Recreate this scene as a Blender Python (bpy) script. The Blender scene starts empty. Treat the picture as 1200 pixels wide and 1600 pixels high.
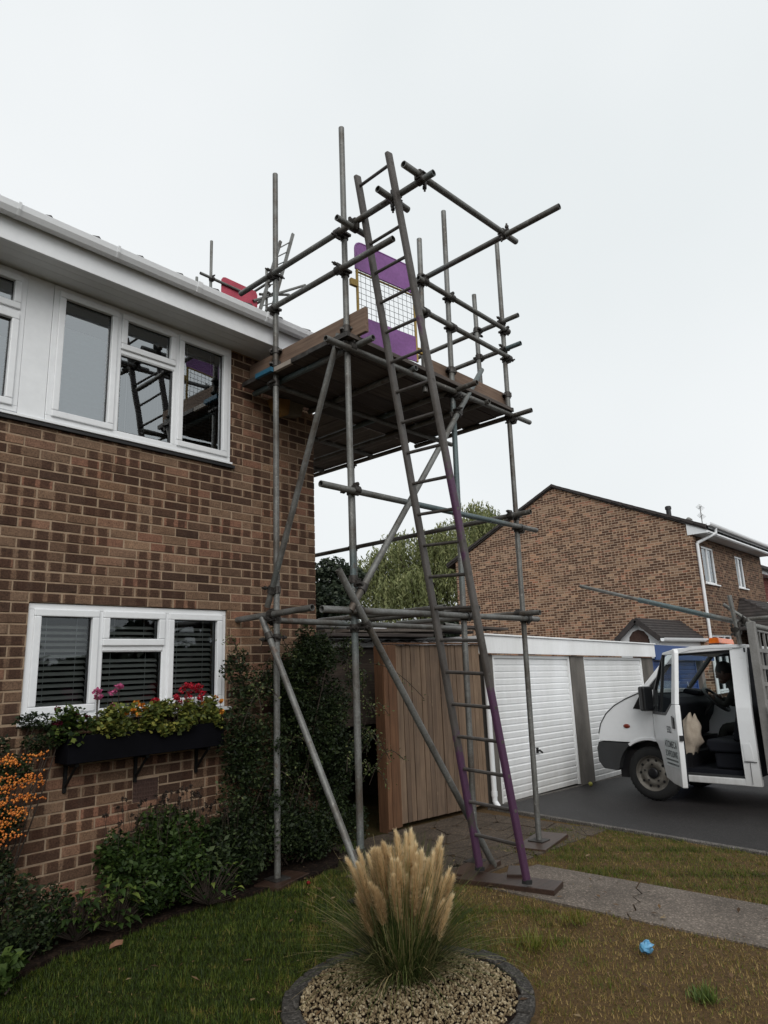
import bpy, bmesh, math, random
import numpy as np
from mathutils import Vector, Matrix
random.seed(7); RNG = np.random.default_rng(7)
scene = bpy.context.scene
COL = scene.collection
rad = math.radians

# ------------------------------------------------------------------ camera, world, sun, exposure
CAM_LOC = Vector((0, 0, 1.6))
F_PX = 1062.0
RIGHT = Vector((0.67517926, -0.73668431, -0.03780465)).normalized()
FWD = Vector((0.72428321, 0.65235643, 0.22325975)).normalized()
UP = RIGHT.cross(FWD).normalized()
RIGHT = FWD.cross(UP).normalized()
cd = bpy.data.cameras.new('camera')
cd.sensor_fit = 'VERTICAL'; cd.sensor_height = 36; cd.lens = 36 * F_PX / 1600
cd.clip_start = 0.05; cd.clip_end = 3000
cam = bpy.data.objects.new('camera', cd); COL.objects.link(cam)
m3 = Matrix((RIGHT, UP, -FWD)).transposed()
cam.matrix_world = Matrix.Translation(CAM_LOC) @ m3.to_4x4()
scene.camera = cam

SUN_EL, SUN_AZ = 36.0, 232.0          # direction the light comes from (azimuth from +X, counter-clockwise)
world = bpy.data.worlds.new('World'); scene.world = world; world.use_nodes = True
wt = world.node_tree; wt.nodes.clear()
wo = wt.nodes.new('ShaderNodeOutputWorld'); bg = wt.nodes.new('ShaderNodeBackground')
sky = wt.nodes.new('ShaderNodeTexSky'); sky.sky_type = 'NISHITA'; sky.sun_disc = False
sky.sun_elevation = rad(SUN_EL); sky.sun_rotation = rad(90 - SUN_AZ); sky.air_density = 1.5; sky.dust_density = 4
hs = wt.nodes.new('ShaderNodeHueSaturation'); hs.inputs['Saturation'].default_value = 0.12
wt.links.new(sky.outputs[0], hs.inputs['Color'])
ov = wt.nodes.new('ShaderNodeMix'); ov.data_type = 'RGBA'; ov.inputs[0].default_value = 0.93
wt.links.new(hs.outputs[0], ov.inputs[6])
tcw = wt.nodes.new('ShaderNodeTexCoord'); nw = wt.nodes.new('ShaderNodeTexNoise')
nw.inputs['Scale'].default_value = 1.6; nw.inputs['Detail'].default_value = 3
wt.links.new(tcw.outputs['Generated'], nw.inputs['Vector'])
rw = wt.nodes.new('ShaderNodeValToRGB')
rw.color_ramp.elements[0].position = 0.3; rw.color_ramp.elements[0].color = (7.45, 7.85, 8.0, 1)
rw.color_ramp.elements[1].position = 0.72; rw.color_ramp.elements[1].color = (8.35, 8.6, 8.75, 1)
wt.links.new(nw.outputs['Fac'], rw.inputs[0]); wt.links.new(rw.outputs[0], ov.inputs[7])
wt.links.new(ov.outputs[2], bg.inputs['Color']); bg.inputs['Strength'].default_value = 0.108
wt.links.new(bg.outputs[0], wo.inputs['Surface'])

sl = bpy.data.lights.new('sun', 'SUN'); sl.energy = 1.5; sl.angle = rad(40); sl.color = (1.0, 0.97, 0.93)
sun = bpy.data.objects.new('sun', sl); COL.objects.link(sun)
sdir = Vector((math.cos(rad(SUN_EL)) * math.cos(rad(SUN_AZ)), math.cos(rad(SUN_EL)) * math.sin(rad(SUN_AZ)), math.sin(rad(SUN_EL))))
sun.rotation_euler = sdir.to_track_quat('Z', 'Y').to_euler()
sun.location = (0, 0, 20)
vs = scene.view_settings
vs.view_transform = 'Standard'; vs.look = 'None'; vs.exposure = 0.08; vs.gamma = 1.0; vs.use_curve_mapping = False

# ------------------------------------------------------------------ helpers
ORG = {}
def pix(p):
    d = Vector(p) - CAM_LOC
    z = d.dot(FWD)
    if z < 0.05: return None
    return (600 + F_PX * d.dot(RIGHT) / z, 800 - F_PX * d.dot(UP) / z)

def tag(o, label=None, cat=None, group=None, kind=None):
    if label: o['label'] = label
    if cat: o['category'] = cat
    if group: o['group'] = group
    if kind: o['kind'] = kind
    return o

def thing(name, loc, label, cat, group=None):
    o = bpy.data.objects.new(name, None); COL.objects.link(o)
    o.location = loc; o.empty_display_size = 0.1
    ORG[o.name] = Vector(loc)
    return tag(o, label, cat, group)

def link(o, par):
    COL.objects.link(o)
    if par is not None:
        o.parent = par
        ORG[o.name] = ORG.get(par.name, Vector((0, 0, 0)))
    else:
        ORG[o.name] = Vector(o.location)
    return o

def gz(x):
    x = np.asarray(x, float)
    t = np.clip(x - 3.4, 0, None)
    r = np.where(t < 0.8, 0.037 * t * t / 1.6, 0.037 * (t - 0.4))
    return -np.minimum(r, 0.037 * 22)
def g(x): return float(gz(x))

class MB:
    def __init__(s):
        s.v = []; s.f = []; s.sm = []; s.uv = []; s.rn = []
    def face(s, pts, sm=False, uv=None, rn=0.0):
        n = len(s.v); s.v.extend([tuple(p) for p in pts]); s.f.append(tuple(range(n, n + len(pts))))
        s.sm.append(sm); s.uv.append(uv); s.rn.append(rn)
    def mesh(s, vs, fs, sm=False, rn=0.0):
        n = len(s.v); s.v.extend([tuple(p) for p in vs])
        for f in fs:
            s.f.append(tuple(i + n for i in f)); s.sm.append(sm); s.uv.append(None); s.rn.append(rn)
        return s
    def box(s, x0, x1, y0, y1, z0, z1, rn=0.0):
        vs = [(x0,y0,z0),(x1,y0,z0),(x1,y1,z0),(x0,y1,z0),(x0,y0,z1),(x1,y0,z1),(x1,y1,z1),(x0,y1,z1)]
        return s.mesh(vs, [(0,3,2,1),(4,5,6,7),(0,1,5,4),(1,2,6,5),(2,3,7,6),(3,0,4,7)], rn=rn)
    def obox(s, c, size, rz=0.0, rx=0.0, ry=0.0):
        M = Matrix.Translation(c) @ Matrix.Rotation(rz, 4, 'Z') @ Matrix.Rotation(ry, 4, 'Y') @ Matrix.Rotation(rx, 4, 'X')
        h = [a / 2 for a in size]
        vs = [M @ Vector((sx*h[0], sy*h[1], sz*h[2])) for sz in (-1,1) for sx, sy in ((-1,-1),(1,-1),(1,1),(-1,1))]
        return s.mesh(vs, [(0,3,2,1),(4,5,6,7),(0,1,5,4),(1,2,6,5),(2,3,7,6),(3,0,4,7)])
    def beam(s, p, q, w, h, up=(0,0,1)):
        p = Vector(p); q = Vector(q); d = (q - p).normalized(); upv = Vector(up)
        sd = d.cross(upv).normalized(); u = sd.cross(d).normalized()
        vs = [a + sd*sx*w/2 + u*sz*h/2 for a in (p, q) for sx, sz in ((-1,-1),(1,-1),(1,1),(-1,1))]
        return s.mesh(vs, [(0,1,2,3),(7,6,5,4),(0,4,5,1),(1,5,6,2),(2,6,7,3),(3,7,4,0)])
    def tube(s, p, q, r, n=14, r2=None, cap=True, hollow=False):
        p = Vector(p); q = Vector(q); d = (q - p).normalized()
        a = d.orthogonal().normalized(); b = d.cross(a)
        r2 = r if r2 is None else r2
        ring = lambda c, rr: [c + (a*math.cos(2*math.pi*i/n) + b*math.sin(2*math.pi*i/n))*rr for i in range(n)]
        A = ring(p, r); B = ring(q, r2)
        s.mesh(A + B, [(i, (i+1) % n, n + (i+1) % n, n + i) for i in range(n)], sm=True)
        if cap:
            for c, rr, dd, flip in ((p, r, d, True), (q, r2, -d, False)):
                if hollow:
                    O = ring(c, rr); I = ring(c, rr*0.82); J = ring(c + dd*0.06, rr*0.8)
                    fs = [(i, (i+1) % n, n+(i+1) % n, n+i) for i in range(n)]
                    if not flip: fs = [f[::-1] for f in fs]
                    s.mesh(O + I, [f[::-1] for f in fs]); s.mesh(I + J, [f[::-1] for f in fs])
                    s.mesh(J, [tuple(range(n)) if not flip else tuple(range(n))[::-1]])
                else:
                    s.mesh(ring(c, rr), [tuple(range(n))[::-1] if flip else tuple(range(n))])
        return s
    def path(s, pts, r, n=8):
        for i in range(len(pts)-1): s.tube(pts[i], pts[i+1], r if not isinstance(r, (list, tuple)) else r[i], n, r if not isinstance(r, (list, tuple)) else r[i+1])
        return s
    def prism(s, poly, axis, a0, a1):
        # poly: 2D points; axis 'x': (y,z), 'y': (x,z), 'z': (x,y)
        def P(u, w, t): return {'x': (t,u,w), 'y': (u,t,w), 'z': (u,w,t)}[axis]
        n = len(poly)
        vs = [P(u,w,a0) for u,w in poly] + [P(u,w,a1) for u,w in poly]
        s.mesh(vs, [tuple(range(n))[::-1], tuple(range(n, 2*n))] + [(i,(i+1)%n,n+(i+1)%n,n+i) for i in range(n)])
        return s
    def lathe(s, prof, c=(0,0,0), n=16, axis='z'):
        vs = []; c = Vector(c)
        for r, h in prof:
            for i in range(n):
                t = 2*math.pi*i/n; u, w = r*math.cos(t), r*math.sin(t)
                vs.append(c + Vector({'z': (u,w,h), 'x': (h,u,w), 'y': (w,h,u)}[axis]))
        fs = []
        for k in range(len(prof)-1):
            for i in range(n): fs.append((k*n+i, k*n+(i+1)%n, (k+1)*n+(i+1)%n, (k+1)*n+i))
        return s.mesh(vs, fs, sm=True)
    def torus(s, c, R, r, ax, n=24, m=8):
        c = Vector(c); ax = Vector(ax).normalized(); a = ax.orthogonal().normalized(); b = ax.cross(a); vs = []
        for i in range(n):
            t = 2*math.pi*i/n; d = a*math.cos(t)+b*math.sin(t)
            for j in range(m):
                u = 2*math.pi*j/m; vs.append(c + d*(R+r*math.cos(u)) + ax*r*math.sin(u))
        return s.mesh(vs, [(i*m+j, i*m+(j+1)%m, ((i+1)%n)*m+(j+1)%m, ((i+1)%n)*m+j) for i in range(n) for j in range(m)], sm=True)
    def blob(s, c, rx, ry, rz, n=10, m=6, jit=0.0):
        vs = []; c = Vector(c)
        for k in range(m+1):
            ph = math.pi*k/m
            for i in range(n):
                t = 2*math.pi*i/n; j = 1 + random.uniform(-jit, jit)
                vs.append(c + Vector((rx*math.sin(ph)*math.cos(t)*j, ry*math.sin(ph)*math.sin(t)*j, rz*math.cos(ph)*j)))
        return s.mesh(vs, [(k*n+i, (k+1)*n+i, (k+1)*n+(i+1)%n, k*n+(i+1)%n) for k in range(m) for i in range(n)], sm=True)
    def map(s, fn):
        s.v = [fn(*p) for p in s.v]; return s
    def build(s, name, mat, par=None, bev=0.0, local=False, attrs=False):
        me = bpy.data.meshes.new(name)
        o0 = Vector((0,0,0)) if (local or par is None) else ORG.get(par.name, Vector((0,0,0)))
        me.from_pydata([(p[0]-o0[0], p[1]-o0[1], p[2]-o0[2]) for p in s.v], [], s.f)
        me.polygons.foreach_set('use_smooth', s.sm)
        if attrs:
            at = me.attributes.new('rnd', 'FLOAT', 'FACE'); at.data.foreach_set('value', s.rn)
            uvl = me.uv_layers.new(name='UVMap'); buf = []
            for f, u in zip(s.f, s.uv): buf.extend([c for p in (u or [(0,0)]*len(f)) for c in p])
            uvl.data.foreach_set('uv', buf)
        me.materials.append(mat); me.update()
        o = bpy.data.objects.new(name, me)
        link(o, par)
        if bev:
            b = o.modifiers.new('bevel', 'BEVEL'); b.width = bev; b.segments = 2; b.limit_method = 'ANGLE'; b.angle_limit = rad(40)
        return o

def fast_mesh(name, verts, nper, mat, par=None, rnd=None, smooth=False):
    """verts: (N*nper,3) array, one nper-gon (3 or 4) per group."""
    o0 = ORG.get(par.name, Vector((0,0,0))) if par is not None else Vector((0,0,0))
    verts = np.asarray(verts, np.float32).reshape(-1, 3) - np.array(o0, np.float32)
    n = len(verts)//nper
    me = bpy.data.meshes.new(name)
    me.vertices.add(len(verts)); me.vertices.foreach_set('co', verts.ravel())
    me.loops.add(n*nper); me.loops.foreach_set('vertex_index', np.arange(n*nper, dtype=np.int32))
    me.polygons.add(n); me.polygons.foreach_set('loop_start', np.arange(0, n*nper, nper, dtype=np.int32))
    if rnd is not None:
        at = me.attributes.new('rnd', 'FLOAT', 'FACE'); at.data.foreach_set('value', np.asarray(rnd, np.float32))
    me.materials.append(mat); me.update(calc_edges=True)
    if smooth: me.polygons.foreach_set('use_smooth', np.ones(n, bool))
    o = bpy.data.objects.new(name, me)
    return link(o, par)

def leaf_quads(P, size, aspect=0.5, up=0.3, droop=0.0):
    """folded diamond leaves at points P -> (N*4,3)"""
    n = len(P); size = np.broadcast_to(np.asarray(size, float), (n,))[:, None]
    d = RNG.normal(size=(n,3)); d[:,2] = d[:,2]*0.6 - droop; d /= np.linalg.norm(d, axis=1)[:,None]
    nn = RNG.normal(size=(n,3)); nn[:,2] = np.abs(nn[:,2]) + up
    w = np.cross(d, nn); w /= np.linalg.norm(w, axis=1)[:,None] + 1e-9
    b = P - d*size*0.5; t = P + d*size*0.5; mid = P - d*size*0.06
    q = np.stack([b, mid + w*size*aspect*0.5, t, mid - w*size*aspect*0.5], 1)
    return q.reshape(-1, 3)

# ------------------------------------------------------------------ materials
def newmat(name):
    m = bpy.data.materials.new(name); m.use_nodes = True
    nt = m.node_tree; b = nt.nodes['Principled BSDF']
    return m, nt, b
def N(nt, t, **kw):
    n = nt.nodes.new(t)
    for k, v in kw.items(): setattr(n, k, v)
    return n
def ramp(nt, fac, stops):
    r = N(nt, 'ShaderNodeValToRGB'); e = r.color_ramp.elements
    while len(e) < len(stops): e.new(0.5)
    for el, (p, c) in zip(e, stops): el.position = p; el.color = (*c, 1)
    nt.links.new(fac, r.inputs[0]); return r.outputs[0]
def noise(nt, vec, scale, detail=5, rough=0.6):
    n = N(nt, 'ShaderNodeTexNoise'); n.inputs['Scale'].default_value = scale; n.inputs['Detail'].default_value = detail; n.inputs['Roughness'].default_value = rough
    if vec is not None: nt.links.new(vec, n.inputs['Vector'])
    return n.outputs['Fac']
def math_(nt, op, a, b=None):
    n = N(nt, 'ShaderNodeMath', operation=op)
    for i, x in enumerate((a, b)):
        if x is None: continue
        if isinstance(x, (int, float)): n.inputs[i].default_value = x
        else: nt.links.new(x, n.inputs[i])
    return n.outputs[0]
def mixc(nt, fac, a, b, mode='MIX'):
    n = N(nt, 'ShaderNodeMix', data_type='RGBA', blend_type=mode)
    for i, x in ((0, fac), (6, a), (7, b)):
        if isinstance(x, (int, float)): n.inputs[i].default_value = x
        elif isinstance(x, tuple): n.inputs[i].default_value = (*x, 1)
        else: nt.links.new(x, n.inputs[i])
    return n.outputs[2]
def bump(nt, b, h, strength=0.4, dist=0.01):
    n = N(nt, 'ShaderNodeBump'); n.inputs['Strength'].default_value = strength; n.inputs['Distance'].default_value = dist
    nt.links.new(h, n.inputs['Height']); nt.links.new(n.outputs[0], b.inputs['Normal'])
def coords(nt, kind='Object'):
    return N(nt, 'ShaderNodeTexCoord').outputs[kind]
def pm(name, c1, c2=None, scale=6.0, rough=0.6, metal=0.0, bmp=0.0, fine=60.0, stretch=None, spec=0.5, third=None, fs=0.35):
    m, nt, b = newmat(name)
    v = coords(nt)
    if stretch:
        mp = N(nt, 'ShaderNodeMapping'); mp.inputs['Scale'].default_value = stretch; nt.links.new(v, mp.inputs[0]); v = mp.outputs[0]
    f = noise(nt, v, scale)
    c2 = c2 or tuple(x*0.75 for x in c1)
    st = [(0.32, c2), (0.66, c1)]
    if third: st.append((0.8, third))
    c = ramp(nt, f, st)
    f2 = noise(nt, v, fine, 3)
    c = mixc(nt, fs, c, ramp(nt, f2, [(0.3, (0.45,0.45,0.45)), (0.7, (1,1,1))]), 'MULTIPLY')
    nt.links.new(c, b.inputs['Base Color'])
    b.inputs['Roughness'].default_value = rough; b.inputs['Metallic'].default_value = metal
    b.inputs['Specular IOR Level'].default_value = spec
    if bmp: bump(nt, b, f2, bmp, 0.004)
    return m
def attr(nt, name):
    return N(nt, 'ShaderNodeAttribute', attribute_name=name).outputs['Fac']
def foliage(name, stops, rough=0.55, transl=0.25, spec=0.3):
    m, nt, b = newmat(name)
    c = ramp(nt, attr(nt, 'rnd'), stops)
    nt.links.new(c, b.inputs['Base Color']); b.inputs['Roughness'].default_value = rough
    b.inputs['Specular IOR Level'].default_value = spec
    if transl:
        tr = N(nt, 'ShaderNodeBsdfTranslucent'); nt.links.new(c, tr.inputs[0])
        mx = N(nt, 'ShaderNodeMixShader'); mx.inputs[0].default_value = transl
        nt.links.new(b.outputs[0], mx.inputs[1]); nt.links.new(tr.outputs[0], mx.inputs[2])
        nt.links.new(mx.outputs[0], nt.nodes['Material Output'].inputs['Surface'])
    return m
M = {}

def brick_colour(nt, u, cellid, v, dark=1.0):
    """u: metres along the brick course, cellid: per-brick random 0..1"""
    k = lambda s: tuple(x*dark for x in s)
    wn = N(nt, 'ShaderNodeTexWhiteNoise', noise_dimensions='1D'); nt.links.new(math_(nt, 'MULTIPLY', cellid, 913.7), wn.inputs['W'])
    base = ramp(nt, wn.outputs['Value'], [(0.0, k((0.05,0.029,0.021))), (0.2, k((0.085,0.051,0.036))), (0.4, k((0.155,0.1,0.068))), (0.7, k((0.19,0.13,0.092))), (0.88, k((0.195,0.10,0.07))), (1.0, k((0.25,0.17,0.115)))])
    # kiss marks: dark squares along the brick
    cell = math_(nt, 'FLOOR', math_(nt, 'DIVIDE', math_(nt, 'ADD', u, 0.0005), 0.1065))
    wn2 = N(nt, 'ShaderNodeTexWhiteNoise', noise_dimensions='2D')
    cb = N(nt, 'ShaderNodeCombineXYZ'); nt.links.new(cell, cb.inputs[0]); nt.links.new(math_(nt, 'MULTIPLY', cellid, 531.0), cb.inputs[1])
    nt.links.new(cb.outputs[0], wn2.inputs['Vector'])
    fr = math_(nt, 'FRACT', math_(nt, 'DIVIDE', math_(nt, 'ADD', u, 0.0005), 0.1065))
    edge = math_(nt, 'SUBTRACT', math_(nt, 'ADD', 0.30, math_(nt, 'MULTIPLY', wn2.outputs['Value'], 0.1)), math_(nt, 'ABSOLUTE', math_(nt, 'SUBTRACT', fr, 0.5)))
    nz = noise(nt, v, 55.0, 4)
    soft = N(nt, 'ShaderNodeMapRange'); soft.inputs[1].default_value = -0.02; soft.inputs[2].default_value = 0.05
    nt.links.new(math_(nt, 'ADD', edge, math_(nt, 'MULTIPLY', math_(nt, 'SUBTRACT', nz, 0.5), 0.25)), soft.inputs[0])
    wn3 = N(nt, 'ShaderNodeTexWhiteNoise', noise_dimensions='1D'); nt.links.new(math_(nt, 'MULTIPLY', cellid, 377.1), wn3.inputs['W'])
    has = math_(nt, 'GREATER_THAN', wn3.outputs['Value'], 0.3)
    dk = math_(nt, 'GREATER_THAN', wn2.outputs['Value'], 0.28)
    mk = math_(nt, 'MULTIPLY', math_(nt, 'MULTIPLY', has, dk), soft.outputs[0])
    c = mixc(nt, math_(nt, 'MULTIPLY', mk, 0.84), base, k((0.055,0.029,0.02)))
    grain = noise(nt, v, 85.0, 4, 0.7)
    c = mixc(nt, 0.85, c, ramp(nt, grain, [(0.3, (0.35,0.33,0.32)), (0.5, (0.95,0.95,0.95)), (0.62, (1.25,1.22,1.18)), (0.75, (1.9,1.85,1.75))]), 'MULTIPLY')
    st_ = noise(nt, v, 14.0, 4, 0.7)
    c = mixc(nt, 0.55, c, ramp(nt, st_, [(0.33, (0.55,0.53,0.52)), (0.6, (1.1,1.1,1.1))]), 'MULTIPLY')
    big = noise(nt, v, 0.9, 3)
    c = mixc(nt, 0.6, c, ramp(nt, big, [(0.3, (0.86,0.8,0.74)), (0.55, (1.14,1.05,0.95)), (0.75, (1.4,1.1,0.85))]), 'MULTIPLY')
    return c, grain

def mat_brick_piece():
    m, nt, b = newmat('brick')
    uvn = N(nt, 'ShaderNodeSeparateXYZ'); nt.links.new(coords(nt, 'UV'), uvn.inputs[0])
    v = coords(nt, 'Object')
    c, gr = brick_colour(nt, uvn.outputs[0], attr(nt, 'rnd'), v)
    nt.links.new(c, b.inputs['Base Color']); b.inputs['Roughness'].default_value = 0.9
    b.inputs['Specular IOR Level'].default_value = 0.25
    bump(nt, b, gr, 0.6, 0.004)
    return m
def mat_brick_far(name, axis, dark=1.0, mortar=(0.23,0.175,0.13)):
    m, nt, b = newmat(name)
    s = N(nt, 'ShaderNodeSeparateXYZ'); v = coords(nt, 'Object'); nt.links.new(v, s.inputs[0])
    u = s.outputs[0 if axis == 'x' else 1]; z = s.outputs[2]
    row = math_(nt, 'FLOOR', math_(nt, 'DIVIDE', z, 0.075))
    off = math_(nt, 'MULTIPLY', math_(nt, 'MODULO', math_(nt, 'ABSOLUTE', row), 2.0), 0.1125)
    uu = math_(nt, 'ADD', math_(nt, 'ADD', u, off), 500.0)
    colm = math_(nt, 'FLOOR', math_(nt, 'DIVIDE', uu, 0.225))
    cb = N(nt, 'ShaderNodeCombineXYZ'); nt.links.new(row, cb.inputs[0]); nt.links.new(colm, cb.inputs[1])
    wn = N(nt, 'ShaderNodeTexWhiteNoise', noise_dimensions='2D'); nt.links.new(cb.outputs[0], wn.inputs['Vector'])
    fu = math_(nt, 'MULTIPLY', math_(nt, 'FRACT', math_(nt, 'DIVIDE', uu, 0.225)), 0.225)
    fz = math_(nt, 'MULTIPLY', math_(nt, 'FRACT', math_(nt, 'DIVIDE', z, 0.075)), 0.075)
    c, gr = brick_colour(nt, fu, wn.outputs['Value'], v, dark)
    mo = math_(nt, 'MAXIMUM', math_(nt, 'LESS_THAN', fu, 0.011), math_(nt, 'LESS_THAN', fz, 0.012))
    c = mixc(nt, mo, c, mortar)
    nt.links.new(c, b.inputs['Base Color']); b.inputs['Roughness'].default_value = 0.92
    b.inputs['Specular IOR Level'].default_value = 0.2
    bump(nt, b, math_(nt, 'SUBTRACT', 1.0, mo), 0.5, 0.006)
    return m
M['brick'] = mat_brick_piece()
M['mortar'] = pm('mortar', (0.40,0.295,0.205), (0.28,0.2,0.135), 9, 0.95, 0, 0.6, 180, spec=0.2)
M['brick_x'] = mat_brick_far('brick_front', 'x', 1.0)
M['brick_y'] = mat_brick_far('brick_gable', 'y', 1.62, (0.47,0.37,0.28))
M['upvc'] = pm('upvc', (0.80,0.815,0.83), (0.74,0.755,0.77), 2.2, 0.32, 0, 0, 20, fs=0.08)
M['soffit'] = pm('soffit', (0.74,0.75,0.76), (0.69,0.7,0.7), 4, 0.45, 0, 0, 30, fs=0.06)
M['black_gasket'] = pm('gasket', (0.015,0.015,0.016), None, 8, 0.5)
def mat_glass(name, ior=2.7, tint=(0.82,0.87,0.87)):
    m, nt, b = newmat(name); nt.nodes.remove(b)
    fr = N(nt, 'ShaderNodeFresnel'); fr.inputs[0].default_value = ior
    t = N(nt, 'ShaderNodeBsdfTransparent'); t.inputs[0].default_value = (*tint, 1)
    gl = N(nt, 'ShaderNodeBsdfGlossy'); gl.inputs['Roughness'].default_value = 0.012; gl.inputs[0].default_value = (0.92,0.97,1,1)
    # very slight waviness of the pane
    bp = N(nt, 'ShaderNodeBump'); bp.inputs['Strength'].default_value = 0.03; bp.inputs['Distance'].default_value = 0.02
    nt.links.new(noise(nt, coords(nt), 3.0, 1), bp.inputs['Height']); nt.links.new(bp.outputs[0], gl.inputs['Normal'])
    mx = N(nt, 'ShaderNodeMixShader'); nt.links.new(fr.outputs[0], mx.inputs[0])
    nt.links.new(t.outputs[0], mx.inputs[1]); nt.links.new(gl.outputs[0], mx.inputs[2])
    nt.links.new(mx.outputs[0], nt.nodes['Material Output'].inputs['Surface'])
    return m
M['glass'] = mat_glass('window_glass', 3.5)
M['glass_low'] = mat_glass('window_glass_low', 1.75)
M['car_glass'] = mat_glass('car_glass', 1.6, (0.7,0.78,0.78))
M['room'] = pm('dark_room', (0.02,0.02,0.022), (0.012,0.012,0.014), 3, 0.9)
M['blind_pale'] = pm('pale_blind', (0.72,0.78,0.8), (0.66,0.72,0.75), 3, 0.8, fs=0.05)
M['blind_slat'] = pm('blind_slat', (0.62,0.61,0.58), (0.54,0.53,0.5), 5, 0.5, fs=0.1)
M['blind_dark'] = pm('blind_dark', (0.13,0.14,0.14), None, 5, 0.6)
M['roof_tile'] = pm('roof_tile', (0.055,0.045,0.042), (0.028,0.024,0.024), 5, 0.85, 0, 0.5, 80)

def mat_tube():
    m, nt, b = newmat('galvanised_tube')
    v = coords(nt)
    oi = N(nt, 'ShaderNodeObjectInfo')
    ad = N(nt, 'ShaderNodeVectorMath', operation='ADD'); nt.links.new(v, ad.inputs[0])
    cb = N(nt, 'ShaderNodeCombineXYZ'); nt.links.new(math_(nt, 'MULTIPLY', oi.outputs['Random'], 40), cb.inputs[0]); nt.links.new(cb.outputs[0], ad.inputs[1])
    f = noise(nt, ad.outputs[0], 2.2, 6, 0.7)
    c = ramp(nt, f, [(0.26, (0.085,0.058,0.04)), (0.38, (0.10,0.09,0.078)), (0.5, (0.165,0.166,0.158)), (0.64, (0.22,0.225,0.218)), (0.78, (0.14,0.144,0.138))])
    pa = noise(nt, ad.outputs[0], 0.55, 2)
    c = mixc(nt, ramp(nt, pa, [(0.60, (0,0,0)), (0.66, (0.65,0.65,0.65))]), c, (0.075,0.135,0.15))
    f2 = noise(nt, v, 70, 4)
    c = mixc(nt, 0.5, c, ramp(nt, f2, [(0.35, (0.45,0.43,0.4)), (0.65, (1.1,1.1,1.1))]), 'MULTIPLY')
    sp = noise(nt, ad.outputs[0], 26.0, 3, 0.5); c = mixc(nt, ramp(nt, sp, [(0.66, (0,0,0)), (0.71, (0.7,0.7,0.7))]), c, (0.3,0.29,0.27))
    ru = noise(nt, ad.outputs[0], 9.0, 5, 0.7); c = mixc(nt, ramp(nt, ru, [(0.6, (0,0,0)), (0.7, (0.6,0.6,0.6))]), c, (0.085,0.045,0.025))
    nt.links.new(c, b.inputs['Base Color']); b.inputs['Metallic'].default_value = 0.4
    rr = N(nt, 'ShaderNodeMapRange'); rr.inputs[3].default_value = 0.4; rr.inputs[4].default_value = 0.68; nt.links.new(f2, rr.inputs[0]); nt.links.new(rr.outputs[0], b.inputs['Roughness'])
    bump(nt, b, f2, 0.25, 0.002)
    return m
M['tube'] = mat_tube()
M['coupler'] = pm('coupler_steel', (0.085,0.08,0.075), (0.04,0.034,0.03), 14, 0.55, 0.6, 0.4, 90)
def mat_ladder():
    m, nt, b = newmat('ladder_paint')
    v = coords(nt); s = N(nt, 'ShaderNodeSeparateXYZ'); nt.links.new(v, s.inputs[0])
    z = s.outputs[2]; f = noise(nt, v, 3.0, 5, 0.7)
    # leftover purple paint: bands on the stiles (bottom metre and the middle), worn by noise
    n1 = N(nt, 'ShaderNodeMapRange'); n1.inputs[1].default_value = 1.75; n1.inputs[2].default_value = 0.75; nt.links.new(z, n1.inputs[0])
    n2 = N(nt, 'ShaderNodeMapRange'); n2.inputs[1].default_value = 0.55; n2.inputs[2].default_value = 0.1; nt.links.new(math_(nt, 'ABSOLUTE', math_(nt, 'SUBTRACT', z, 2.75)), n2.inputs[0])
    p = math_(nt, 'MAXIMUM', n1.outputs[0], math_(nt, 'MULTIPLY', n2.outputs[0], 0.62))
    p = math_(nt, 'ADD', p, math_(nt, 'MULTIPLY', math_(nt, 'SUBTRACT', f, 0.5), 2.4))
    rs_ = math_(nt, 'LESS_THAN', s.outputs[1], 0.0); p = math_(nt, 'ADD', p, math_(nt, 'SUBTRACT', math_(nt, 'MULTIPLY', rs_, 0.42), 0.24))
    rp = ramp(nt, p, [(0.5, (0,0,0)), (0.66, (0.95,0.95,0.95))])
    c = mixc(nt, rp, ramp(nt, f, [(0.3, (0.05,0.04,0.034)), (0.6, (0.11,0.10,0.092))]), (0.085,0.032,0.08))
    f2 = noise(nt, v, 80, 4)
    c = mixc(nt, 0.5, c, ramp(nt, f2, [(0.3, (0.5,0.5,0.5)), (0.7, (1.1,1.1,1.1))]), 'MULTIPLY')
    nt.links.new(c, b.inputs['Base Color']); b.inputs['Roughness'].default_value = 0.55; b.inputs['Metallic'].default_value = 0.15
    return m
M['ladder'] = mat_ladder()
M['rung'] = pm('rung_steel', (0.13,0.12,0.11), (0.07,0.06,0.055), 9, 0.5, 0.3, 0.2, 80)
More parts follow.
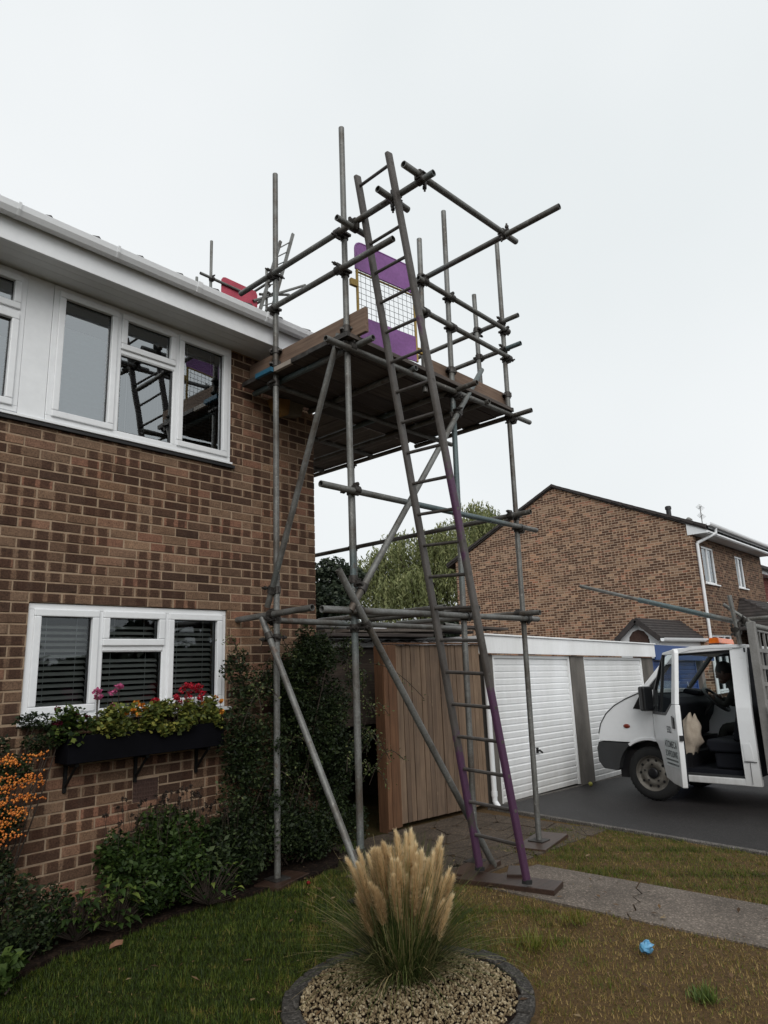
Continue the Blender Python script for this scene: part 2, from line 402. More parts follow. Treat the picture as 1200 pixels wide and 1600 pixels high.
def mat_wood(name, c1, c2, axis='x', scale=1.0, rough=0.8, bmp=0.4, knots=False):
    m, nt, b = newmat(name)
    v = coords(nt); oi = N(nt, 'ShaderNodeObjectInfo')
    ad = N(nt, 'ShaderNodeVectorMath', operation='ADD'); nt.links.new(v, ad.inputs[0])
    cb = N(nt, 'ShaderNodeCombineXYZ')
    for i in range(3): nt.links.new(math_(nt, 'MULTIPLY', oi.outputs['Random'], 31.0*(i+1)), cb.inputs[i])
    nt.links.new(cb.outputs[0], ad.inputs[1])
    mp = N(nt, 'ShaderNodeMapping'); st = {'x': (1.2,30,30), 'y': (30,1.2,30), 'z': (30,30,1.2)}[axis]
    mp.inputs['Scale'].default_value = tuple(a*scale for a in st); nt.links.new(ad.outputs[0], mp.inputs[0])
    f = noise(nt, mp.outputs[0], 1.6, 6, 0.65)
    c = ramp(nt, f, [(0.3, c2), (0.68, c1)])
    big = noise(nt, ad.outputs[0], 2.0, 3)
    c = mixc(nt, 0.6, c, ramp(nt, big, [(0.3, (0.55,0.55,0.57)), (0.7, (1.15,1.1,1.05))]), 'MULTIPLY')
    tone = ramp(nt, oi.outputs['Random'], [(0, (0.78,0.76,0.76)), (1, (1.12,1.1,1.06))])
    c = mixc(nt, 1.0, c, tone, 'MULTIPLY')
    if knots:
        vo = N(nt, 'ShaderNodeTexVoronoi'); vo.inputs['Scale'].default_value = 5.0
        mk = N(nt, 'ShaderNodeMapping'); mk.inputs['Scale'].default_value = (2.2,2.2,0.9); nt.links.new(ad.outputs[0], mk.inputs[0]); nt.links.new(mk.outputs[0], vo.inputs['Vector'])
        kn = ramp(nt, vo.outputs['Distance'], [(0.05, (1,1,1)), (0.11, (0,0,0))])
        c = mixc(nt, math_(nt, 'MULTIPLY', kn, 0.5), c, (0.3,0.22,0.15))
    nt.links.new(c, b.inputs['Base Color']); b.inputs['Roughness'].default_value = rough; b.inputs['Specular IOR Level'].default_value = 0.3
    bump(nt, b, f, bmp, 0.003)
    return m
M['board'] = mat_wood('scaffold_board', (0.23,0.165,0.125), (0.12,0.08,0.06), 'x')
M['board_y'] = mat_wood('scaffold_board_y', (0.23,0.165,0.125), (0.12,0.08,0.06), 'y')
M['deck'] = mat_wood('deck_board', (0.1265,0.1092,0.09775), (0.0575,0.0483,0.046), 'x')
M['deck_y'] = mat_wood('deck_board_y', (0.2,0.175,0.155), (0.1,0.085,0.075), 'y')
M['sole'] = mat_wood('sole_board', (0.075,0.046,0.034), (0.035,0.021,0.016), 'x', rough=0.4)
M['fence'] = mat_wood('fence_plank', (0.2538,0.1853,0.1306), (0.135,0.0921,0.06415), 'z', knots=True)
M['fence_edge'] = mat_wood('fence_post_wood', (0.19,0.10,0.055), (0.10,0.052,0.03), 'z')
M['shed'] = mat_wood('shed_board', (0.1,0.08,0.066), (0.05,0.04,0.034), 'x')
M['band_blue'] = pm('board_band_blue', (0.02,0.13,0.22), None, 10, 0.6)
M['band_pale'] = pm('board_band_pale', (0.38,0.33,0.28), None, 10, 0.6)
M['purple'] = pm('purple_panel', (0.25,0.09,0.31), (0.2,0.065,0.25), 5, 0.5, 0, 0, 40, third=(0.33,0.16,0.38))
M['pink'] = pm('pink_panel', (0.48,0.05,0.09), (0.36,0.03,0.06), 5, 0.5, 0, 0, 40, third=(0.55,0.14,0.17))
M['yellow'] = pm('yellow_frame', (0.42,0.27,0.04), (0.3,0.19,0.03), 9, 0.5)
M['wire'] = pm('mesh_wire', (0.1,0.1,0.1), None, 9, 0.5, 0.5)
M['planter'] = pm('planter_paint', (0.004,0.004,0.006), (0.003,0.003,0.004), 4, 0.75, spec=0.06)
M['airbrick'] = pm('airbrick', (0.085,0.045,0.035), (0.05,0.028,0.022), 20, 0.9)
M['ochre'] = pm('ochre_ply', (0.33,0.17,0.045), (0.24,0.12,0.03), 9, 0.8)
M['greyply'] = pm('grey_ply', (0.2,0.165,0.12), None, 9, 0.8)
M['garage_white'] = pm('garage_white', (0.88,0.89,0.9), (0.74,0.745,0.74), 1.6, 0.45, 0, 0, 25, fs=0.1, stretch=(1,1,0.22))
M['concrete_post'] = pm('concrete_post', (0.16,0.145,0.13), (0.075,0.068,0.06), 3, 0.92, 0, 0.6, 120, stretch=(1,1,0.35))
M['garage_wall'] = pm('garage_wall', (0.2,0.185,0.17), None, 4, 0.9)
M['blue_paint'] = pm('blue_paint', (0.02,0.07,0.24), (0.015,0.05,0.18), 2, 0.5)
M['asbestos'] = pm('corrugated_sheet', (0.085,0.08,0.078), (0.05,0.046,0.045), 6, 0.85, 0, 0.5, 60)
M['sheet_pale'] = pm('pale_sheet', (0.5,0.5,0.5), (0.36,0.36,0.36), 5, 0.6)
M['black_metal'] = pm('black_metal', (0.01,0.01,0.01), None, 8, 0.5, spec=0.2)
def mat_ground():
    m, nt, b = newmat('lawn_soil'); v = coords(nt)
    s = N(nt, 'ShaderNodeSeparateXYZ'); nt.links.new(v, s.inputs[0])
    f = noise(nt, v, 2.2, 6, 0.65); f2 = noise(nt, v, 45, 5, 0.7)
    dry = math_(nt, 'ADD', math_(nt, 'MULTIPLY', math_(nt, 'SUBTRACT', s.outputs[0], s.outputs[1]), 0.45), 0.45)
    dry = math_(nt, 'ADD', dry, math_(nt, 'MULTIPLY', math_(nt, 'SUBTRACT', f, 0.5), 1.6))
    c = ramp(nt, dry, [(0.25, (0.026,0.03,0.007)), (0.6, (0.062,0.048,0.016)), (0.95, (0.11,0.07,0.034))])
    c = mixc(nt, 0.8, c, ramp(nt, f2, [(0.3, (0.4,0.4,0.4)), (0.7, (1.3,1.25,1.15))]), 'MULTIPLY')
    nt.links.new(c, b.inputs['Base Color']); b.inputs['Roughness'].default_value = 0.95; b.inputs['Specular IOR Level'].default_value = 0.15
    bump(nt, b, f2, 0.9, 0.02)
    return m
M['ground'] = mat_ground()
def mat_aggregate(name, c1, c2, big, rough=0.85, scale=170, bs=0.5, spec=0.35):
    m, nt, b = newmat(name); v = coords(nt)
    vo = N(nt, 'ShaderNodeTexVoronoi'); vo.inputs['Scale'].default_value = scale; nt.links.new(v, vo.inputs['Vector'])
    sp = N(nt, 'ShaderNodeSeparateColor'); nt.links.new(vo.outputs['Color'], sp.inputs[0])
    c = ramp(nt, sp.outputs[0], [(0.15, c2), (0.8, c1), (0.97, tuple(min(x*1.7, 1) for x in c1))])
    f = noise(nt, v, big, 5, 0.65)
    c = mixc(nt, 0.8, c, ramp(nt, f, [(0.3, (0.55,0.53,0.5)), (0.7, (1.15,1.14,1.12))]), 'MULTIPLY')
    nt.links.new(c, b.inputs['Base Color']); b.inputs['Roughness'].default_value = rough; b.inputs['Specular IOR Level'].default_value = spec
    bump(nt, b, vo.outputs['Distance'], bs, 0.004)
    return m
M['path'] = mat_aggregate('concrete_path', (0.154,0.1263,0.1046), (0.0935,0.07623,0.06189), 1.8, 0.75, 100)
M['tarmac'] = mat_aggregate('tarmac', (0.03,0.027,0.027), (0.011,0.010,0.0105), 0.9, 0.55, 95)
M['crazy'] = mat_aggregate('crazy_paving', (0.095,0.07,0.05), (0.045,0.034,0.025), 3.0, 0.85, 100)
M['soil'] = mat_aggregate('bed_soil', (0.022,0.014,0.01), (0.009,0.006,0.005), 8.0, 0.95, 60, 0.8, 0.1)
M['kerb_stone'] = mat_aggregate('kerb_stone', (0.0621,0.0567,0.0513), (0.0243,0.0216,0.0189), 6, 0.85, 100)
M['kerb'] = mat_aggregate('kerb_concrete', (0.14,0.13,0.12), (0.07,0.065,0.06), 6, 0.9, 120)
def mat_rnd(name, stops, rough=0.8, spec=0.3, fine=None):
    m, nt, b = newmat(name)
    c = ramp(nt, attr(nt, 'rnd'), stops)
    if fine: c = mixc(nt, 0.5, c, ramp(nt, noise(nt, coords(nt), fine, 3), [(0.3, (0.5,0.5,0.5)), (0.7, (1.2,1.2,1.2))]), 'MULTIPLY')
    nt.links.new(c, b.inputs['Base Color']); b.inputs['Roughness'].default_value = rough; b.inputs['Specular IOR Level'].default_value = spec
    return m
M['gravel'] = mat_rnd('gravel', [(0, (0.09,0.058,0.03)), (0.4, (0.215,0.16,0.088)), (0.75, (0.33,0.26,0.155)), (1, (0.45,0.38,0.26))], 0.75, fine=90)
M['grass'] = foliage('grass_blades', [(0, (0.01792,0.03256,0.003456)), (0.3, (0.064,0.1018,0.009216)), (0.55, (0.1344,0.1425,0.02074)), (0.78, (0.192,0.1248,0.03917)), (1, (0.384,0.2714,0.1037))], 0.6, 0.3)
M['leaf_dark'] = foliage('leaf_dark', [(0, (0.0058,0.01096,0.004132)), (0.4, (0.0203,0.03445,0.01102)), (0.75, (0.0667,0.09083,0.0303)), (1, (0.203,0.2192,0.08265))])
M['leaf_mid'] = foliage('leaf_mid', [(0, (0.00945,0.02147,0.00486)), (0.45, (0.03375,0.06296,0.01215)), (0.8, (0.0783,0.1173,0.0243)), (1, (0.1755,0.2075,0.04374))])
M['leaf_lime'] = foliage('leaf_lime', [(0, (0.035,0.05,0.012)), (0.5, (0.12,0.15,0.032)), (1, (0.28,0.26,0.055))])
M['leaf_willow'] = foliage('leaf_willow', [(0, (0.066,0.0825,0.0308)), (0.5, (0.165,0.187,0.0715)), (1, (0.308,0.308,0.143))])
M['leaf_conifer'] = foliage('leaf_conifer', [(0, (0.014,0.022,0.014)), (0.6, (0.03,0.043,0.026)), (1, (0.06,0.075,0.043))])
M['twig'] = pm('twig', (0.05,0.035,0.024), (0.03,0.02,0.014), 12, 0.9)
M['bark'] = pm('bark', (0.07,0.052,0.04), (0.035,0.026,0.02), 6, 0.95, 0, 0.8, 40)
M['deadhead'] = foliage('dead_heads', [(0, (0.012,0.008,0.007)), (1, (0.04,0.026,0.018))], 0.9, 0)
M['berry'] = mat_rnd('orange_berry', [(0, (0.36,0.09,0.012)), (0.5, (0.55,0.16,0.02)), (1, (0.7,0.27,0.05))], 0.4, 0.5)
M['petal_pink'] = foliage('petal_pink', [(0, (0.42,0.06,0.18)), (1, (0.65,0.16,0.32))], 0.6, 0.3)
M['petal_red'] = foliage('petal_red', [(0, (0.3,0.008,0.02)), (1, (0.55,0.02,0.045))], 0.6, 0.3)
M['petal_orange'] = foliage('petal_orange', [(0, (0.5,0.15,0.02)), (1, (0.75,0.33,0.04))], 0.6, 0.3)
M['petal_wine'] = foliage('petal_wine', [(0, (0.06,0.005,0.016)), (1, (0.15,0.012,0.03))], 0.6, 0.2)
M['plume'] = foliage('pampas_plume', [(0, (0.48,0.34,0.18)), (0.5, (0.8,0.64,0.39)), (1, (0.92,0.82,0.6))], 0.8, 0.45)
M['stalk'] = pm('pampas_stalk', (0.16,0.17,0.06), (0.1,0.11,0.04), 9, 0.7)
M['pampas_leaf'] = foliage('pampas_leaf', [(0, (0.024,0.0408,0.0096)), (0.4, (0.072,0.102,0.024)), (0.75, (0.18,0.186,0.066)), (1, (0.408,0.312,0.168))], 0.6, 0.3)
def add_dirt(m, z0, z1, col, amt=0.6):
    # splashed road dirt near the ground: a ragged band with streaks
    nt = m.node_tree; b = nt.nodes['Principled BSDF']; src = b.inputs['Base Color'].links[0].from_socket
    v = coords(nt); s_ = N(nt, 'ShaderNodeSeparateXYZ'); nt.links.new(v, s_.inputs[0])
    mr = N(nt, 'ShaderNodeMapRange'); mr.inputs[1].default_value = z1; mr.inputs[2].default_value = z0; nt.links.new(s_.outputs[2], mr.inputs[0])
    mp = N(nt, 'ShaderNodeMapping'); mp.inputs['Scale'].default_value = (9,9,2.5); nt.links.new(v, mp.inputs[0])
    f = math_(nt, 'MULTIPLY', mr.outputs[0], math_(nt, 'MULTIPLY', noise(nt, mp.outputs[0], 1.0, 6, 0.7), 1.5))
    sp = math_(nt, 'MULTIPLY', math_(nt, 'GREATER_THAN', noise(nt, v, 16.0, 4, 0.6), 0.68), 0.22)
    nt.links.new(mixc(nt, math_(nt, 'MULTIPLY', math_(nt, 'MAXIMUM', f, sp), amt), src, col), b.inputs['Base Color'])
add_dirt(M['garage_white'], -0.1, 0.45, (0.2,0.17,0.13), 0.5)
# van
M['van_white'] = pm('van_white_paint', (0.80,0.815,0.83), (0.76,0.775,0.79), 1.5, 0.25, 0, 0, 18, fs=0.05)
add_dirt(M['van_white'], 0.25, 0.8, (0.23,0.2,0.16), 0.55)
M['van_grey'] = pm('van_grey_plastic', (0.035,0.036,0.038), (0.026,0.027,0.028), 4, 0.6)
M['van_black'] = pm('van_black_trim', (0.010,0.010,0.012), None, 4, 0.35)
M['interior'] = pm('van_interior', (0.009,0.010,0.015), (0.006,0.007,0.010), 6, 0.8, spec=0.2)
M['rubber'] = pm('tyre_rubber', (0.012,0.012,0.012), (0.008,0.008,0.008), 8, 0.8)
M['steel_rim'] = pm('steel_rim', (0.22,0.205,0.18), (0.14,0.125,0.105), 12, 0.55, 0.5)
M['beacon'] = pm('beacon_lens', (0.75,0.16,0.012), (0.62,0.11,0.01), 8, 0.2)
M['rack_grey'] = pm('rack_grey', (0.27,0.265,0.255), (0.19,0.185,0.175), 5, 0.6, 0.2, 0.2, 60)
M['sack'] = pm('sack_cloth', (0.42,0.36,0.29), (0.3,0.25,0.2), 10, 0.95, 0, 0.6, 160)
M['lettering'] = pm('van_lettering', (0.045,0.055,0.06), None, 8, 0.5)
M['sign_tint'] = pm('van_sign_tint', (0.6,0.64,0.64), (0.55,0.59,0.59), 8, 0.5, fs=0.05)
M['lamp_red'] = pm('indicator_lens', (0.22,0.03,0.012), None, 8, 0.3)
M['skin'] = pm('skin', (0.11,0.062,0.045), None, 12, 0.6)  # base tone darkened to carry the shade inside the cab
M['cloth_dark'] = pm('dark_cloth', (0.022,0.022,0.018), (0.014,0.014,0.012), 9, 0.9)
M['hair'] = pm('dark_hair', (0.012,0.01,0.009), None, 30, 0.7)
M['blue_litter'] = pm('blue_wrapper', (0.12,0.35,0.55), (0.08,0.24,0.42), 14, 0.35)
M['red_tile'] = pm('red_hung_tile', (0.2,0.045,0.035), (0.13,0.03,0.025), 10, 0.85)
M['lemon'] = pm('yellow_windfall', (0.42,0.4,0.08), None, 9, 0.6)
M['dead_leaf'] = pm('dead_leaf', (0.22,0.1,0.055), (0.13,0.06,0.03), 20, 0.8)

# ================================================================== THE SETTING
def hn(x, y, s=1.0):
    return (np.sin(x*3.1*s+1.3)*np.cos(y*2.7*s+0.4) + 0.6*np.sin(x*7.3*s+y*5.1*s) + 0.4*np.cos(x*13.1*s-y*11.7*s+2.0))/2.0
def make_ground():
    xs = np.concatenate([[-900,-300,-100,-40,-15,-6,-3,-1.5], np.arange(-0.5, 8.01, 0.11), [9,10,11,12,14,16,20,24,25.4,26,30,40,70,150,400,1200]])
    ys = np.concatenate([[-900,-300,-100,-40,-15,-6,-3,-1.5], np.arange(-0.5, 5.51, 0.11), [6,8,10,14,20,30,60,150,400,1200]])
    X, Y = np.meshgrid(xs, ys, indexing='ij')
    Z = gz(X) + 0.006*hn(X, Y, 1.3)*((X > -2) & (X < 7) & (Y < 5))
    n, m = X.shape
    V = np.stack([X, Y, Z], -1).reshape(-1, 3)
    F = [(i*m+j, (i+1)*m+j, (i+1)*m+j+1, i*m+j+1) for i in range(n-1) for j in range(m-1)]
    mb = MB(); mb.mesh(V, F, sm=True)
    tag(mb.build('ground', M['ground']), kind='structure')
make_ground()

def sheet(name, poly, dz, mat, thick=0.06, sub=1, par=None):
    mb = MB(); n = len(poly)
    top = [(x, y, g(x)+dz) for x, y in poly]; bot = [(x, y, g(x)+dz-thick) for x, y in poly]
    mb.face(top)
    for i in range(n):
        j = (i+1) % n; mb.face([top[j], top[i], bot[i], bot[j]])
    return mb.build(name, mat, par)
# drive: strips so that it follows the slope
dm = MB(); xs_ = [7.28, 8, 9, 10, 12, 14, 18, 22, 25.4, 30, 45]
xl = lambda y: 7.0 + (y-1.94)*0.13
dys = [5.12, 4.2, 3, 1.94, 0, -3, -8, -25]
for k in range(len(dys)-1):
    for i in range(len(xs_)-1):
        def px_(i, y): return xl(y) if i == 0 else xs_[i]
        y0, y1 = dys[k+1], dys[k]
        dm.face([(a, b, g(a)+0.012) for a, b in ((px_(i,y0),y0),(px_(i+1,y0),y0),(px_(i+1,y1),y1),(px_(i,y1),y1))])
tag(dm.build('driveway', M['tarmac']), kind='structure')
kb = MB()
for k in range(len(dys)-1):
    y0, y1 = dys[k+1], dys[k]
    if y0 < -4: continue
    n_ = max(1, int((y1-y0)/0.9))
    for q in range(n_):
        a = y0+(y1-y0)*q/n_ + 0.004; b = y0+(y1-y0)*(q+1)/n_ - 0.004
        x0a, x0b = xl(a), xl(b)
        zz = g(7.1)
        kb.mesh([(x0a-0.06,a,zz-0.05),(x0a,a,zz-0.05),(x0b,b,zz-0.05),(x0b-0.06,b,zz-0.05),(x0a-0.06,a,zz+0.03),(x0a,a,zz+0.03),(x0b,b,zz+0.03),(x0b-0.06,b,zz+0.03)],
                [(0,3,2,1),(4,5,6,7),(0,1,5,4),(1,2,6,5),(2,3,7,6),(3,0,4,7)])
tag(kb.build('drive_kerb', M['kerb'], bev=0.008), kind='structure')

# concrete path with a jagged crack and joints
pth = bpy.data.objects.new('garden_path', None); COL.objects.link(pth); ORG[pth.name] = Vector((0,0,0)); tag(pth, kind='structure')
crack = [(4.56,2.13),(4.66,2.2),(4.74,2.17),(4.86,2.24),(4.93,2.22),(5.02,2.31),(5.13,2.29),(5.24,2.38),(5.40,2.42)]
G_ = 0.006
def slab(poly): sheet('path_slab', poly, 0.012, M['path'], 0.07, par=pth)
slab([(x, y+G_) for x, y in crack] + [(5.39,3.28),(4.95,3.36),(4.57,3.30)])
slab([(4.58,0.92),(5.41,0.92)] + [(x, y-G_) for x, y in crack][::-1])
slab([(4.58,-0.9),(5.41,-0.9),(5.41,0.905),(4.58,0.905)])
slab([(4.58,-3.2),(5.41,-3.2),(5.41,-0.915),(4.58,-0.915)])

# crazy paving in front of the gate
cp = bpy.data.objects.new('crazy_paving', None); COL.objects.link(cp); ORG[cp.name] = Vector((0,0,0)); tag(cp, kind='structure')
rr = random.Random(5)
nx_, ny_ = 8, 6
cx = [[(4.1+i*(7.1-4.1)/nx_ + rr.uniform(-.11,.11)*(0 < i < nx_), 3.45+j*(5.13-3.45)/ny_ + rr.uniform(-.08,.08)*(0 < j < ny_)) for j in range(ny_+1)] for i in range(nx_+1)]
for i in range(nx_):
    for j in range(ny_):
        q = [cx[i][j], cx[i+1][j], cx[i+1][j+1], cx[i][j+1]]
        mx, my = sum(p[0] for p in q)/4, sum(p[1] for p in q)/4
        if mx < 4.5 and my > 4.4 or mx < 4.45 and my < 4.0: continue
        if rr.random() < 0.35:   # split along the diagonal
            tr = [[q[0],q[1],q[2]],[q[0],q[2],q[3]]] if rr.random() < 0.5 else [[q[0],q[1],q[3]],[q[1],q[2],q[3]]]
        else: tr = [q]
        for t in tr:
            ax, ay = sum(p[0] for p in t)/len(t), sum(p[1] for p in t)/len(t)
            pts = []
            for k in range(len(t)):
                p, r_ = t[k], t[(k+1) % len(t)]
                for s_ in (0.1, 0.5, 0.9):
                    x = p[0]+(r_[0]-p[0])*s_; y = p[1]+(r_[1]-p[1])*s_
                    f = 0.955+rr.uniform(-.02,.02); pts.append((ax+(x-ax)*f, ay+(y-ay)*f))
            sheet('paving_stone', pts, 0.010+rr.uniform(-.003,.004), M['crazy'], 0.05, par=cp)
sheet('paving_bed', [(4.2,3.5),(7.1,3.5),(7.1,5.12),(4.5,5.12),(4.45,4.5),(4.2,4.2)], 0.001, M['soil'], 0.02, par=cp)

# flower bed soil
bed = [(0.2,3.2),(1.0,3.95),(1.62,4.36),(2.0,4.5),(2.35,4.47),(2.73,4.55),(3.2,4.5),(3.6,4.45),(3.95,4.45),(4.3,4.55),(4.6,4.85),(4.62,5.0),(4.56,5.06),(0.2,5.06)]
tag(sheet('flower_bed', bed, 0.03, M['soil'], 0.06), kind='structure')

# ------------------------------------------------------------------ main house
HY = 5.05; HX1 = 4.55
house = thing('brick_house', (0, HY, 0), 'brown brick house with white upper window band and window box below', 'house')
OP = [(1.86, 3.51, 1.33, 2.145), (-1.6, 3.50, 3.465, 4.66)]
def subtract(rect, ops):
    out = [rect]
    for a0, a1, b0, b1 in ops:
        nxt = []
        for x0, x1, z0, z1 in out:
            if x1 <= a0 or x0 >= a1 or z1 <= b0 or z0 >= b1: nxt.append((x0,x1,z0,z1)); continue
            if z0 < b0: nxt.append((x0,x1,z0,b0))
            if z1 > b1: nxt.append((x0,x1,b1,z1))
            zz0, zz1 = max(z0,b0), min(z1,b1)
            if x0 < a0: nxt.append((x0,a0,zz0,zz1))
            if x1 > a1: nxt.append((a1,x1,zz0,zz1))
        out = nxt
    return out
AIR = (2.69, 2.905, 0.69, 0.855)
wb = MB()
for x0, x1, z0, z1 in subtract((0.4, HX1-0.004, -0.3, 4.66), OP): wb.box(x0, x1, HY+0.0045, HY+0.26, z0, z1)
wb.build('wall', M['mortar'], house)
wb = MB()
for x0, x1, z0, z1 in subtract((-7.0, 0.398, -0.3, 4.66), OP): wb.box(x0, x1, HY, HY+0.26, z0, z1)
wb.build('wall', M['brick_x'], house)
gw = MB(); gw.prism([(HY+0.262,-0.6),(12.9,-0.6),(12.9,4.8),(HY+4,7.35),(HY+0.262,4.75)], 'x', HX1-0.25, HX1-0.004)
gw.build('wall', M['brick_y'], house)
gw = MB(); gw.box(-7.0, HX1-0.25, 12.6, 12.9, -0.6, 4.8); gw.box(-7.0,-6.75,HY+0.27,12.59,-0.6,4.8); gw.build('wall', M['brick_x'], house)

def brick_geo(mb, x0, x1, z0, z1, rn, dy=0.0):
    c = 0.0035; yf = HY + dy; yb = HY + 0.014; ym = yf + 0.003
    j = lambda: random.uniform(-0.0018, 0.0018)
    x0 += j(); x1 += j(); z0 += j(); z1 += j()
    L = x1-x0; u = random.randrange(40)*0.213
    F = [(x0+c,yf,z0+c),(x1-c,yf,z0+c),(x1-c,yf,z1-c),(x0+c,yf,z1-c)]
    Mi = [(x0,ym,z0),(x1,ym,z0),(x1,ym,z1),(x0,ym,z1)]
    Bk = [(x0,yb,z0),(x1,yb,z0),(x1,yb,z1),(x0,yb,z1)]
    uvf = [(u+c,c),(u+L-c,c),(u+L-c,.06),(u+c,.06)]; uvm = [(u,0),(u+L,0),(u+L,.065),(u,.065)]
    mb.face(F, uv=uvf, rn=rn)
    for i in range(4):
        k = (i+1) % 4
        mb.face([Mi[i],Mi[k],F[k],F[i]], uv=[uvm[i],uvm[k],uvf[k],uvf[i]], rn=rn)
        mb.face([Bk[i],Bk[k],Mi[k],Mi[i]], uv=[uvm[i],uvm[k],uvm[k],uvm[i]], rn=rn)
bricks = []
Z0 = -0.11
for i in range(64):
    z0 = Z0 + 0.075*i + 0.006; z1 = z0 + 0.063
    x1 = HX1 - (0.1145 if i % 2 else 0.0)
    if i % 2: bricks.append((HX1-0.1025, HX1, z0, z1))
    while x1 > 0.42:
        bricks.append((x1-0.213, x1, z0, z1)); x1 -= 0.225
pieces = []
for b in bricks:
    for r in subtract(b, OP + [AIR]):
        if r[1]-r[0] > 0.025 and r[3]-r[2] > 0.018 and r[3] < 4.66: pieces.append(r)
def shown(r):
    a = pix((r[0],HY,r[2])); b = pix((r[1],HY,r[3]))
    if not a or b[0] < 0 or a[0] > 1200 or b[1] > 1600: return 0
    hid = 0.35 if (r[2] < 0.6 or (r[0] > 3.55 and r[3] < 1.9)) else 1.0   # behind planting
    return abs((b[0]-a[0])*(b[1]-a[1]))*hid
pieces.sort(key=lambda r: -shown(r))
rest = MB()
for k, r in enumerate(pieces):
    rn = random.random(); dy = random.uniform(-0.002, 0.002)
    if k < 300:
        mb = MB(); brick_geo(mb, *r, rn, dy); mb.build('brick', M['brick'], house, attrs=True)
    else: brick_geo(rest, *r, rn, dy)
tag(rest.build('brickwork', M['brick'], house, attrs=True), kind='stuff')
# air brick
ab = MB(); ab.box(AIR[0]+.005, AIR[1]-.005, HY+0.004, HY+0.03, AIR[2]+.004, AIR[3]-.006)
for i in range(9):
    for j in range(5):
        x = AIR[0]+0.014+i*0.0212; z = AIR[2]+0.012+j*0.0295
        ab.box(x+0.014, x+0.0205, HY-0.003, HY+0.0045, z, z+0.022)
for j in range(6):
    z = AIR[2]+0.005+j*0.0295; ab.box(AIR[0]+.006, AIR[1]-.006, HY-0.004, HY+0.0045, z, z+0.007)
ab.build('air_brick', M['airbrick'], house)

